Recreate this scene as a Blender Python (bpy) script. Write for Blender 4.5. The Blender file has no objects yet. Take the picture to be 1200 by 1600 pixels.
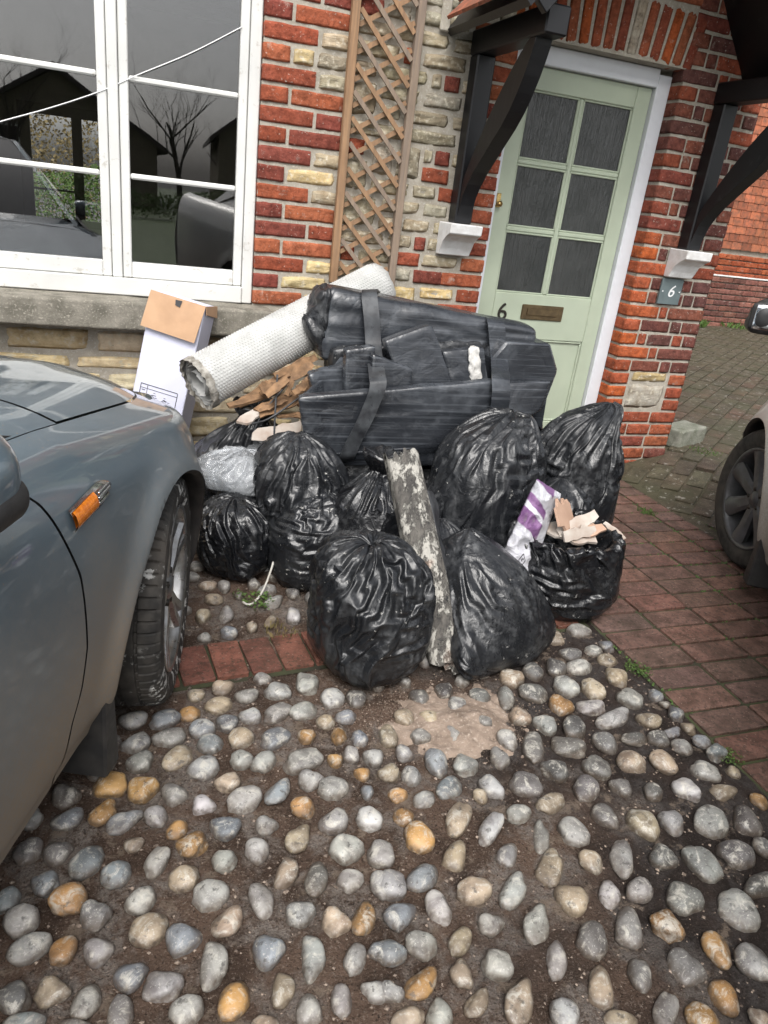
import bpy, bmesh, math, random
import numpy as np
from mathutils import Vector, Matrix, Euler

scene = bpy.context.scene
COL = scene.collection
rnd = random.Random(7)
R = math.radians

# ---------------------------------------------------------------- camera
CAM = np.array([0.0, -3.45, 1.32])
M = np.array([[0.9436922408, -0.3105218133, 0.1141102891],
              [-0.0241412119, -0.4086448845, -0.9123741339],
              [0.3299426564, 0.8582456302, -0.3931313797]])   # rows: image right, image down, forward
FPX = 1144.436                                                  # focal length in pixels of a 1200 x 1600 frame
cam_data = bpy.data.cameras.new("camera")
cam = bpy.data.objects.new("camera", cam_data)
COL.objects.link(cam)
rot = Matrix((M[0], -M[1], -M[2])).transposed()
cam.matrix_world = Matrix.Translation(CAM.tolist()) @ rot.to_4x4()
cam_data.sensor_fit = 'VERTICAL'
cam_data.sensor_height = 24.0
cam_data.lens = 24.0 * FPX / 1600.0
cam_data.clip_start = 0.02
cam_data.clip_end = 500
scene.camera = cam

# ---------------------------------------------------------------- light
SUN_EL, SUN_AZ = 52, 200          # overcast noon, light comes from behind and above the camera
world = bpy.data.worlds.new("World")
scene.world = world
world.use_nodes = True
nt = world.node_tree
bg = nt.nodes['Background']
sky = nt.nodes.new('ShaderNodeTexSky')
sky.sky_type = 'NISHITA'
sky.sun_disc = False
sky.sun_elevation = R(SUN_EL)
sky.sun_rotation = R(SUN_AZ)
sky.dust_density = 4.0
hs = nt.nodes.new('ShaderNodeHueSaturation')
hs.inputs['Saturation'].default_value = 0.22
nt.links.new(sky.outputs[0], hs.inputs['Color'])
nt.links.new(hs.outputs[0], bg.inputs['Color'])
bg.inputs['Strength'].default_value = 0.15
sun_data = bpy.data.lights.new("sun", 'SUN')
sun_data.energy = 1.3
sun_data.angle = R(35)
sun_data.color = (1.0, 0.97, 0.93)
sun = bpy.data.objects.new("sun", sun_data)
COL.objects.link(sun)
sd = Vector((math.sin(R(SUN_AZ)) * math.cos(R(SUN_EL)), math.cos(R(SUN_AZ)) * math.cos(R(SUN_EL)), math.sin(R(SUN_EL))))
sun.rotation_euler = sd.to_track_quat('Z', 'Y').to_euler()
scene.view_settings.view_transform = 'Standard'
scene.view_settings.look = 'None'
scene.view_settings.gamma = 1
scene.view_settings.exposure = 0.78

# ---------------------------------------------------------------- helpers
def ray(x, y):
    return M.T @ np.array([(x - 600) / FPX, (y - 800) / FPX, 1.0])
def on_y(x, y, Y=0.0):
    r = ray(x, y); return CAM + r * ((Y - CAM[1]) / r[1])
def on_z(x, y, Z=0.0):
    r = ray(x, y); return CAM + r * ((Z - CAM[2]) / r[2])

def vary(lo, hi, c):
    k = rnd.uniform(lo, hi); return tuple(v * k * rnd.uniform(.97, 1.03) for v in c)
def _hash(i, j, k, seed):
    n = (i * 374761393 + j * 668265263 + k * 2147483647 + seed * 1274126177) & 0xFFFFFFFF
    n = ((n ^ (n >> 13)) * 1274126177) & 0xFFFFFFFF
    return ((n ^ (n >> 16)) & 0xFFFF) / 65535.0
def vnoise(p, seed=0):
    p = np.asarray(p, float)
    i = np.floor(p).astype(np.int64); f = p - i; f = f * f * (3 - 2 * f)
    out = 0
    for a in (0, 1):
        for b in (0, 1):
            for c in (0, 1):
                w = (f[..., 0] if a else 1 - f[..., 0]) * (f[..., 1] if b else 1 - f[..., 1]) * (f[..., 2] if c else 1 - f[..., 2])
                out = out + w * _hash(i[..., 0] + a, i[..., 1] + b, i[..., 2] + c, seed)
    return out * 2 - 1
def fnoise(p, seed=0, oct=3):
    p = np.asarray(p, float); s = 0; a = 1.0
    for o in range(oct):
        s = s + a * vnoise(p * 2 ** o, seed + o * 17); a *= .5
    return s / (2 - 2 ** (1 - oct))

def tag(o, label=None, cat=None, group=None, kind=None):
    if label: o['label'] = label
    if cat: o['category'] = cat
    if group: o['group'] = group
    if kind: o['kind'] = kind
    return o
def empty(name, loc=(0, 0, 0), rz=0, label=None, cat=None, group=None):
    o = bpy.data.objects.new(name, None)
    o.empty_display_size = .1
    COL.objects.link(o); o.location = loc; o.rotation_euler = (0, 0, rz)
    return tag(o, label, cat, group)
def link(name, me, m=None, parent=None, loc=None, rot=None, scale=None, color=None):
    o = bpy.data.objects.new(name, me)
    COL.objects.link(o)
    if m is not None and not me.materials: me.materials.append(m)
    if parent is not None: o.parent = parent
    if loc is not None: o.location = loc
    if rot is not None: o.rotation_euler = rot
    if scale is not None: o.scale = scale
    if color is not None: o.color = (*color[:3], 1)
    return o
def mesh(name, v, f, m=None, parent=None, smooth=False, **k):
    me = bpy.data.meshes.new(name)
    me.from_pydata([tuple(map(float, p)) for p in v], [], [tuple(map(int, q)) for q in f])
    if smooth: me.polygons.foreach_set('use_smooth', [True] * len(me.polygons))
    me.update()
    return link(name, me, m, parent, **k)
def bm_obj(name, bm, m=None, parent=None, smooth=False, **k):
    me = bpy.data.meshes.new(name)
    bmesh.ops.recalc_face_normals(bm, faces=bm.faces[:])
    bm.to_mesh(me); bm.free()
    if smooth: me.polygons.foreach_set('use_smooth', [True] * len(me.polygons))
    return link(name, me, m, parent, **k)
def smooth_angle(o, deg=40):
    me = o.data
    me.polygons.foreach_set('use_smooth', [True] * len(me.polygons))
    me.set_sharp_from_angle(angle=R(deg))
    return o
def bx(bm, x0, x1, y0, y1, z0, z1, bev=0.0, seg=1):
    g = bmesh.ops.create_cube(bm, size=1)
    vs = g['verts']
    for v in vs:
        v.co = Vector(((x0 + x1) / 2 + v.co.x * (x1 - x0), (y0 + y1) / 2 + v.co.y * (y1 - y0), (z0 + z1) / 2 + v.co.z * (z1 - z0)))
    if bev:
        es = list({e for v in vs for e in v.link_edges})
        bmesh.ops.bevel(bm, geom=es, offset=bev, segments=seg, profile=.5, affect='EDGES')
    return vs
def box(name, x0, x1, y0, y1, z0, z1, m, parent=None, bev=.004, seg=1, **k):
    bm = bmesh.new(); bx(bm, x0, x1, y0, y1, z0, z1, bev, seg)
    return bm_obj(name, bm, m, parent, **k)
def bar(name, a, b, w, d, m, parent=None, up=(0, 0, 1), bev=.003, **k):
    """a rectangular bar from a to b, w across (perpendicular to up), d along up"""
    a = Vector(a); b = Vector(b); x = (b - a); L = x.length; x.normalize()
    y = Vector(up).cross(x).normalized(); z = x.cross(y)
    bm = bmesh.new(); bx(bm, 0, L, -w / 2, w / 2, -d / 2, d / 2, bev)
    mt = Matrix.Translation(a) @ Matrix((x, y, z)).transposed().to_4x4()
    bmesh.ops.transform(bm, matrix=mt, verts=bm.verts)
    return bm_obj(name, bm, m, parent, **k)
def prism(name, poly, axis, t0, t1, m, parent=None, bev=0, **k):
    """extrude a 2-D outline along x, y or z"""
    put = {'x': lambda p, t: (t, p[0], p[1]), 'y': lambda p, t: (p[0], t, p[1]), 'z': lambda p, t: (p[0], p[1], t)}[axis]
    bm = bmesh.new()
    A = [bm.verts.new(put(p, t0)) for p in poly]; B = [bm.verts.new(put(p, t1)) for p in poly]
    bm.faces.new(A); bm.faces.new(B[::-1]); n = len(poly)
    for i in range(n): bm.faces.new((A[i], B[i], B[(i + 1) % n], A[(i + 1) % n]))
    if bev: bmesh.ops.bevel(bm, geom=bm.edges[:], offset=bev, segments=1, affect='EDGES')
    return bm_obj(name, bm, m, parent, **k)
def grid_faces(nr, ns, wrap=False, off=0):
    f = []
    for r in range(nr - 1):
        for s in range(ns if wrap else ns - 1):
            s2 = (s + 1) % ns
            f.append((off + r * ns + s, off + r * ns + s2, off + (r + 1) * ns + s2, off + (r + 1) * ns + s))
    return f
def tube_data(pts, rad, n=8, off=0, caps=True):
    pts = [Vector(p) for p in pts]; v = []; f = []
    ref = Vector((0.3, 0.2, 1))
    for i, p in enumerate(pts):
        t = (pts[min(i + 1, len(pts) - 1)] - pts[max(i - 1, 0)]).normalized()
        x = t.cross(ref)
        if x.length < .05: x = t.cross(Vector((1, 0, 0)))
        x.normalize(); y = t.cross(x)
        r = rad[i] if hasattr(rad, '__len__') else rad
        for k in range(n):
            a = 2 * math.pi * k / n
            v.append(p + (x * math.cos(a) + y * math.sin(a)) * r)
    f = grid_faces(len(pts), n, True, off)
    if caps:
        f.append(tuple(off + k for k in range(n))[::-1]); f.append(tuple(off + (len(pts) - 1) * n + k for k in range(n)))
    return v, f
def tube(name, pts, rad, m, parent=None, n=8, **k):
    v, f = tube_data(pts, rad, n)
    return mesh(name, v, f, m, parent, smooth=True, **k)
def lathe(name, prof, m, parent=None, n=48, axis='y', smooth=True, **k):
    """prof: (radius, along-axis) pairs"""
    v = []
    for r, t in prof:
        for i in range(n):
            a = 2 * math.pi * i / n
            v.append((r * math.cos(a), t, r * math.sin(a)) if axis == 'y' else (r * math.cos(a), r * math.sin(a), t))
    return mesh(name, v, grid_faces(len(prof), n, True), m, parent, smooth=smooth, **k)
def catmull(pts, n):
    pts = np.asarray(pts, float); k = len(pts)
    t = np.linspace(0, k - 1 - 1e-9, n); i = t.astype(int); u = (t - i)[:, None]
    g = lambda j: pts[np.clip(j, 0, k - 1)]
    p0, p1, p2, p3 = g(i - 1), g(i), g(i + 1), g(i + 2)
    return .5 * (2 * p1 + (p2 - p0) * u + (2 * p0 - 5 * p1 + 4 * p2 - p3) * u * u + (3 * p1 - p0 - 3 * p2 + p3) * u ** 3)
def text_mesh(name, s, size, m, parent, loc, rot, shear=0.0, depth=.001):
    c = bpy.data.curves.new(name, 'FONT'); c.body = s; c.size = size; c.extrude = depth; c.shear = shear
    c.align_x = 'CENTER'; c.align_y = 'CENTER'
    t = bpy.data.objects.new(name, c); COL.objects.link(t)
    dg = bpy.context.evaluated_depsgraph_get()
    me = bpy.data.meshes.new_from_object(t.evaluated_get(dg))
    bpy.data.objects.remove(t); me.materials.clear()
    return link(name, me, m, parent, loc=loc, rot=rot)
def rounded_block(n=14, r=.18):
    """unit rounded box surface in [-1,1]^3 as a welded grid"""
    bm = bmesh.new(); bmesh.ops.create_cube(bm, size=2)
    bmesh.ops.subdivide_edges(bm, edges=bm.edges[:], cuts=n, use_grid_fill=True)
    P = np.array([v.co[:] for v in bm.verts]); F = [[v.index for v in f.verts] for f in bm.faces]
    bm.free()
    return P, F
def slab(name, c, ex, ey, ez, m, parent, rad=.03, n=16, amp=.006, freq=9, seed=0, stretch=(1, 1, 1), round_amp=0, **k):
    """soft-edged slab: centre c and three half-extent vectors, crumpled by noise"""
    P, F = rounded_block(n)
    E = np.array([ex, ey, ez], float); L = np.linalg.norm(E, axis=1)
    Q = P * L
    lim = L - np.minimum(rad, L * .98)
    core = np.clip(Q, -lim, lim); d = Q - core; nn = np.linalg.norm(d, axis=1, keepdims=True)
    nrm = d / np.maximum(nn, 1e-9)
    Q = core + nrm * np.minimum(rad, L.min() * .98)
    inner = nn[:, 0] < 1e-9
    Q[inner] = (P * L)[inner]
    W = Q * np.array(stretch)
    a = fnoise(W * freq + seed * 3.1, seed, 3); rdg = 1 - np.abs(vnoise(W * freq * 1.7 + 5, seed + 9)) * 2
    ax = np.argmax(np.abs(P), axis=1); sgn = np.sign(P[np.arange(len(P)), ax])
    D = nrm.copy(); D[inner] = 0; D[inner, ax[inner]] = sgn[inner]
    Q = Q + D * (a * amp + rdg * amp * .4)[:, None]
    Wd = np.array(c) + Q @ (E / L[:, None])
    return mesh(name, Wd, F, m, parent, smooth=True, **k)
# ---------------------------------------------------------------- materials
class NT:
    def __init__(s, name):
        s.m = bpy.data.materials.new(name); s.m.use_nodes = True
        s.t = s.m.node_tree; s.b = s.t.nodes['Principled BSDF']; s.out = s.t.nodes['Material Output']
        s.pos = s.t.nodes.new('ShaderNodeNewGeometry').outputs['Position']
    def n(s, typ, **k):
        o = s.t.nodes.new('ShaderNode' + typ)
        for a, v in k.items():
            if hasattr(o, a): setattr(o, a, v)
            else: s.put(o.inputs[a], v)
        return o
    def put(s, sock, v):
        if isinstance(v, bpy.types.NodeSocket): s.t.links.new(v, sock)
        elif isinstance(v, (tuple, list)) and len(v) == 3 and sock.type == 'RGBA': sock.default_value = (*v, 1)
        else: sock.default_value = v
    def co(s, scale=(1, 1, 1), src=None):
        mp = s.n('Mapping'); s.put(mp.inputs['Vector'], src or s.pos); mp.inputs['Scale'].default_value = scale
        return mp.outputs[0]
    def noise(s, scale, detail=4, rough=.55, vec=None, dist=0.0):
        o = s.n('TexNoise'); s.put(o.inputs['Vector'], vec or s.pos)
        o.inputs['Scale'].default_value = scale; o.inputs['Detail'].default_value = detail
        o.inputs['Roughness'].default_value = rough; o.inputs['Distortion'].default_value = dist
        return o.outputs['Fac']
    def voro(s, scale, feature='F1', vec=None, out='Distance'):
        o = s.n('TexVoronoi'); o.feature = feature; s.put(o.inputs['Vector'], vec or s.pos); o.inputs['Scale'].default_value = scale
        return o.outputs[out]
    def rng(s, f, a, b, c=0.0, d=1.0):
        o = s.n('MapRange'); s.put(o.inputs[0], f)
        for i, v in enumerate((a, b, c, d)): s.put(o.inputs[i + 1], v)
        return o.outputs[0]
    def mix(s, f, a, b, mode='MIX'):
        o = s.n('Mix'); o.data_type = 'RGBA'; o.blend_type = mode
        s.put(o.inputs[0], f); s.put(o.inputs[6], a); s.put(o.inputs[7], b)
        return o.outputs[2]
    def math(s, op, a, b=0.0):
        o = s.n('Math'); o.operation = op; s.put(o.inputs[0], a); s.put(o.inputs[1], b); return o.outputs[0]
    def objcol(s): return s.n('ObjectInfo').outputs['Color']
    def bump(s, h, strength=.4, dist=.004, nrm=None):
        o = s.n('Bump'); s.put(o.inputs['Height'], h); o.inputs['Strength'].default_value = strength; o.inputs['Distance'].default_value = dist
        if nrm is not None: s.put(o.inputs['Normal'], nrm)
        return o.outputs[0]
    def set(s, **k):
        names = dict(col='Base Color', rough='Roughness', metal='Metallic', spec='Specular IOR Level', nrm='Normal', coat='Coat Weight', coatr='Coat Roughness', trans='Transmission Weight', alpha='Alpha', ior='IOR', emis='Emission Color', estr='Emission Strength', sub='Subsurface Weight')
        for a, v in k.items(): s.put(s.b.inputs[names[a]], v)
        return s.m
def simple(name, c1, c2=None, scale=12, rough=.6, bump=.2, bscale=60, bdist=.002, metal=0, spec=.5, coat=0, lo=.35, hi=.65, obj=False):
    t = NT(name); c2 = c2 or tuple(x * .7 for x in c1)
    col = t.mix(t.rng(t.noise(scale), lo, hi), c1, c2)
    if obj: col = t.mix(1.0, col, t.objcol(), 'MULTIPLY')
    nr = t.bump(t.noise(bscale, 6), bump, bdist)
    return t.set(col=col, rough=t.rng(t.noise(scale * 2.3), .3, .7, max(.02, rough - .08), min(1, rough + .08)), metal=metal, spec=spec, nrm=nr, coat=coat)

def m_brick():
    t = NT('brick_face'); c = t.objcol()
    c = t.mix(t.rng(t.noise(26, 6, .65), .40, .68), c, t.mix(1.0, c, (.46, .43, .42), 'MULTIPLY'))
    c = t.mix(t.rng(t.noise(60, 5, .7), .56, .68, 0, .6), c, t.mix(1.0, c, (.4, .38, .38), 'MULTIPLY'))
    c = t.mix(t.rng(t.noise(9, 3), .5, .75, 0, .5), c, t.mix(1.0, c, (1.35, 1.2, 1.0), 'MULTIPLY'))
    spk = t.rng(t.noise(95, 3), .64, .72, 0, .75)
    c = t.mix(t.math('MULTIPLY', spk, t.rng(t.noise(7, 3), .36, .56)), c, (.5, .45, .39))
    c = t.mix(t.math('MULTIPLY', t.rng(t.noise(16, 6, .7), .60, .70), .45), c, (.46, .42, .36))
    h = t.math('ADD', t.noise(70, 6, .65), t.math('MULTIPLY', t.noise(20, 3), 1.5))
    return t.set(col=c, rough=.9, spec=.2, nrm=t.bump(h, 1.0, .006))
def m_stone(name='wall_stone_face'):
    t = NT(name); c = t.objcol()
    c = t.mix(t.rng(t.noise(16, 6, .65), .40, .66), c, t.mix(1.0, c, (.66, .61, .55), 'MULTIPLY'))
    c = t.mix(t.rng(t.noise(45, 4), .52, .74), c, (.62, .57, .46))
    c = t.mix(t.rng(t.noise(33, 5, .7), .64, .72, 0, .6), c, (.10, .09, .07))
    v = t.co((1, 1, 2.6))
    h = t.math('ADD', t.noise(26, 8, .7, v), t.math('MULTIPLY', t.noise(90, 4, .6, v), .35))
    return t.set(col=c, rough=.95, spec=.15, nrm=t.bump(h, .8, .012))
def m_mortar(name, a, b, c3):
    t = NT(name)
    c = t.mix(t.rng(t.noise(14, 6), .35, .65), a, b)
    c = t.mix(t.rng(t.noise(120, 3), .55, .75), c, c3)
    return t.set(col=c, rough=.95, spec=.15, nrm=t.bump(t.math('ADD', t.noise(150, 5, .7), t.noise(30, 3)), .8, .004))
def m_cobble():
    t = NT('cobble_face'); c = t.objcol()
    big = t.noise(14, 5, .6, dist=1.0)
    c = t.mix(t.rng(big, .40, .66), c, t.mix(1.0, c, (.46, .44, .45), 'MULTIPLY'))
    c = t.mix(t.rng(t.noise(34, 6, .7, dist=.8), .52, .64, 0, .7), c, (.56, .535, .47))
    c = t.mix(t.rng(t.noise(52, 5, .65), .58, .66, 0, .75), c, (.06, .057, .053))
    c = t.mix(t.rng(t.noise(210, 3), .60, .72, 0, .6), c, (.62, .60, .55))
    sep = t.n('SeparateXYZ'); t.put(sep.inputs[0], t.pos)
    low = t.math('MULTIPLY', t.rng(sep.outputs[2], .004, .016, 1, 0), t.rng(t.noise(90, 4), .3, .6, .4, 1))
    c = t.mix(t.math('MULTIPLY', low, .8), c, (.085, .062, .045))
    r = t.rng(t.noise(20, 4), .35, .7, .3, .62)
    return t.set(col=c, rough=r, spec=.5, nrm=t.bump(t.math('ADD', t.noise(120, 6, .65), t.math('MULTIPLY', t.noise(32, 3), 1.6)), .5, .003))
def m_soil():
    t = NT('cobble_bed_soil')
    n1 = t.noise(5, 6, .6)
    c = t.mix(t.rng(n1, .44, .58), (.215, .145, .108), (.105, .070, .052))
    grey = t.math('MULTIPLY', t.rng(t.noise(6.5, 5, .65, dist=.5), .47, .57), t.rng(t.noise(60, 3), .3, .55))
    c = t.mix(grey, c, (.33, .285, .25))
    c = t.mix(t.rng(t.noise(240, 4, .7), .42, .66, .35, 0), c, (.045, .03, .022))
    c = t.mix(t.rng(t.noise(190, 3, .6), .56, .68, 0, .55), c, (.42, .34, .28))
    sep = t.n('SeparateXYZ'); t.put(sep.inputs[0], t.pos)
    wet = t.math('ADD', sep.outputs[0], t.math('MULTIPLY', t.math('SUBTRACT', t.noise(4, 4), .5), 1.3))
    wetf = t.rng(wet, .70, 1.15)
    c = t.mix(wetf, c, t.mix(1.0, c, (.30, .30, .32), 'MULTIPLY'))
    c = t.mix(t.math('MULTIPLY', t.rng(t.noise(11, 5, .7), .57, .63), .75), c, (.30, .235, .18))
    c = t.mix(t.rng(t.noise(160, 3), .60, .68, 0, .7), c, (.02, .015, .012))
    c = t.mix(t.rng(t.voro(150), .0, .16, .55, 0), c, (.38, .30, .24))
    h = t.math('ADD', t.noise(75, 8, .75), t.math('MULTIPLY', t.noise(200, 4, .7), .5))
    return t.set(col=c, rough=t.rng(wetf, 0, 1, .95, .62), spec=t.rng(wetf, 0, 1, .15, .4), nrm=t.bump(h, 1.0, .024))
def m_paver(name, tint=(1, 1, 1), dirt=(.035, .03, .02), amount=.5):
    t = NT(name); c = t.objcol()
    c = t.mix(t.rng(t.noise(16, 6, .65), .40, .66), c, t.mix(1.0, c, (.42, .40, .38), 'MULTIPLY'))
    c = t.mix(t.rng(t.noise(80, 5, .7), .50, .66, 0, .8), c, dirt)
    c = t.mix(t.rng(t.noise(110, 3), .63, .72, 0, .55), c, (.42, .30, .25))
    c = t.mix(t.math('MULTIPLY', t.rng(t.noise(3.2, 5, .6), .45, .65), amount), c, dirt)
    if 'drive' in name: c = t.mix(t.math('MULTIPLY', t.rng(t.noise(24, 5, .65), .60, .66), .6), c, (.36, .34, .30))
    r = t.rng(t.noise(3, 4), .35, .65, .55, .85)
    return t.set(col=c, rough=r, spec=.35, nrm=t.bump(t.noise(110, 7, .7), .9, .006))
def m_bag(name='black_bag_film', base=(.010, .011, .013), dust=.5, rough=.27):
    t = NT(name)
    dn = t.math('MULTIPLY', t.rng(t.noise(6, 5, .6), .48, .66), t.rng(t.noise(40, 6, .7), .44, .66))
    smear = t.math('MULTIPLY', t.rng(t.noise(3.5, 4), .40, .62), t.rng(t.noise(26, 5, .7, t.co((1, 1, .18))), .50, .66, 0, .45))
    f = t.math('MULTIPLY', t.math('MAXIMUM', dn, smear), dust)
    spl = t.math('MULTIPLY', t.rng(t.noise(55, 4, .6), .655, .69), t.rng(t.noise(4.2, 3), .48, .6))
    c = t.mix(f, base, (.13, .135, .14)); c = t.mix(t.math('MULTIPLY', spl, min(1, dust * 1.4)), c, (.5, .49, .46))
    cr = t.math('SUBTRACT', 1.0, t.math('ABSOLUTE', t.math('SUBTRACT', t.noise(13, 3, .5, dist=1.2), .5)))
    cr2 = t.math('ABSOLUTE', t.math('SUBTRACT', t.noise(30, 4, .55, dist=1.2), .5))
    nr = t.bump(cr, .22, .03); nr = t.bump(cr2, .25, .010, nr)
    return t.set(col=c, rough=t.math('ADD', t.rng(t.noise(9, 4), .3, .7, rough - .08, rough + .12), t.math('MULTIPLY', f, .5)), spec=.55, nrm=nr)
def m_wrap():
    t = NT('black_stretch_wrap')
    uv = t.n('TexCoord').outputs['Object']
    st = t.noise(3.0, 6, .6, t.co((.55, .55, 34), uv), .25)
    st2 = t.noise(4.0, 4, .6, t.co((1.5, 1.5, 9), uv), .6)
    f = t.math('MULTIPLY', t.rng(st, .52, .72), t.rng(t.noise(4.5, 4), .40, .65, .04, .6))
    c = t.mix(t.rng(t.noise(2.6, 3, .5), .35, .65), (.013, .0145, .018), (.042, .047, .055))
    c = t.mix(f, c, (.15, .165, .185))
    c = t.mix(t.math('MULTIPLY', t.rng(t.noise(6, 6, .7), .54, .72), .35), c, (.17, .185, .205))
    nr = t.bump(st2, .10, .012)
    nr = t.bump(t.math('ABSOLUTE', t.math('SUBTRACT', t.noise(9, 3, .5, dist=1), .5)), .22, .03, nr)
    return t.set(col=c, rough=t.rng(f, 0, 1, .26, .5), spec=.7, nrm=nr)
def m_carpaint(name, base, metal, dirt):
    t = NT(name)
    sep = t.n('SeparateXYZ'); t.put(sep.inputs[0], t.pos)
    c = t.mix(t.noise(900, 1), base, tuple(x * 1.3 for x in base))
    hgt = t.math('ADD', sep.outputs[2], t.math('MULTIPLY', t.math('SUBTRACT', t.noise(4, 5, .6), .5), .35))
    d = t.math('MULTIPLY', t.rng(hgt, .84, .34, 0, .95), t.rng(t.noise(120, 4, .7), .25, .6, .62, 1))
    spots = t.math('MULTIPLY', t.rng(t.noise(150, 2, .5), .68, .72), t.rng(t.noise(7, 3), .45, .6))
    film = t.rng(t.noise(8, 6, .65), .35, .75, .05, .22)
    f = t.math('MAXIMUM', t.math('MAXIMUM', d, film), t.math('MULTIPLY', spots, .8))
    c = t.mix(f, c, dirt)
    return t.set(col=c, metal=t.rng(f, 0, 1, metal, .0), rough=t.rng(f, 0, 1, .30, .75), coat=t.rng(f, .1, .5, 1.0, .04), coatr=.04, spec=.5)
def m_glass(name, tint=(1, 1, 1)):
    t = NT(name)
    tr = t.n('BsdfTransparent'); tr.inputs[0].default_value = (*tint, 1)
    gl = t.n('BsdfGlossy'); gl.inputs['Roughness'].default_value = .01
    wob = t.bump(t.noise(1.6, 1), .05, .02)
    t.put(gl.inputs['Normal'], wob)
    fr = t.n('Fresnel'); fr.inputs[0].default_value = 1.5
    f2 = t.rng(fr.outputs[0], 0, 1, .05, 1.2)
    mx = t.n('MixShader'); t.put(mx.inputs[0], f2); t.t.links.new(tr.outputs[0], mx.inputs[1]); t.t.links.new(gl.outputs[0], mx.inputs[2])
    t.t.links.new(mx.outputs[0], t.out.inputs['Surface'])
    return t.m
def m_reeded():
    t = NT('reeded_door_glass')
    v = t.co((70, 1, 4))
    h = t.noise(1.6, 5, .65, v, .3)
    c = t.mix(t.rng(t.noise(7, 3), .3, .7), (.030, .033, .033), (.052, .055, .055))
    sep = t.n('SeparateXYZ'); t.put(sep.inputs[0], t.pos)
    return t.set(col=c, rough=.16, spec=.8, nrm=t.bump(h, .9, .012))
def m_paintwood(name, c, wear=(.3, .28, .25), amt=.3):
    t = NT(name)
    w = t.math('MULTIPLY', t.rng(t.noise(22, 6, .7), .60, .68), amt)
    cc = t.mix(w, t.mix(t.rng(t.noise(5, 4), .35, .7), c, tuple(x * .88 for x in c)), wear)
    return t.set(col=cc, rough=.42, spec=.45, nrm=t.bump(t.noise(40, 5, .6, t.co((1, 1, .2))), .18, .003))
def m_wood(name, a, b, rough=.7, vec=(1, 1, .06), scale=60):
    t = NT(name); g = t.noise(scale, 5, .6, t.co(vec), .4)
    c = t.mix(t.rng(g, .35, .65), a, b)
    c = t.mix(t.rng(t.noise(6, 4), .5, .75, 0, .6), c, tuple(x * .55 for x in a))
    return t.set(col=c, rough=rough, spec=.25, nrm=t.bump(g, .4, .003))
def m_post():
    t = NT('flaking_paint_timber'); v = t.co((1.2, 1, .22))
    c = t.mix(t.rng(t.noise(32, 6, .7, v), .38, .62), (.15, .14, .125), (.055, .052, .05))
    pale = t.rng(t.noise(19, 8, .78, t.co((1.2, 1, .5))), .48, .54)
    c = t.mix(pale, c, (.42, .405, .365))
    c = t.mix(t.rng(t.noise(40, 6, .75), .60, .66), c, (.05, .05, .05))
    c = t.mix(t.rng(t.noise(7, 3), .62, .70, 0, .55), c, (.40, .24, .17))
    h = t.math('ADD', t.noise(32, 6, .7, v), t.math('MULTIPLY', pale, .5))
    return t.set(col=c, rough=.85, spec=.2, nrm=t.bump(h, .9, .008))
def m_rubber(name='tyre_rubber', splash=1.0):
    t = NT(name)
    c = t.mix(t.rng(t.noise(30, 5), .35, .65), (.014, .014, .014), (.045, .042, .038))
    w = t.math('MULTIPLY', t.rng(t.noise(42, 5, .65), .54, .58), t.rng(t.noise(9, 3), .46, .56))
    c = t.mix(t.math('MULTIPLY', w, splash), c, (.5, .5, .48))
    c = t.mix(t.rng(t.noise(4, 4), .45, .7, 0, .45), c, (.10, .085, .07))
    return t.set(col=c, rough=.75, spec=.3, nrm=t.bump(t.noise(160, 3), .2, .001))
def m_clear():
    t = NT('clear_bag_film')
    tr = t.n('BsdfTransparent'); tr.inputs[0].default_value = (.93, .94, .95, 1)
    cr = t.math('ABSOLUTE', t.math('SUBTRACT', t.noise(17, 4, .6, dist=1.3), .5))
    nr = t.bump(cr, .5, .03)
    t.set(col=(.60, .62, .64), rough=.10, spec=1.0, nrm=nr, coat=1.0, coatr=.05)
    mx = t.n('MixShader'); t.put(mx.inputs[0], t.rng(t.noise(9, 4, .6), .3, .65, .14, .45))
    t.t.links.new(tr.outputs[0], mx.inputs[1]); t.t.links.new(t.b.outputs[0], mx.inputs[2]); t.t.links.new(mx.outputs[0], t.out.inputs['Surface'])
    return t.m
def m_leaf(name, a, b):
    t = NT(name); c = t.mix(t.rng(t.noise(25, 3), .3, .7), a, b)
    return t.set(col=c, rough=.6, spec=.3)

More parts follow.
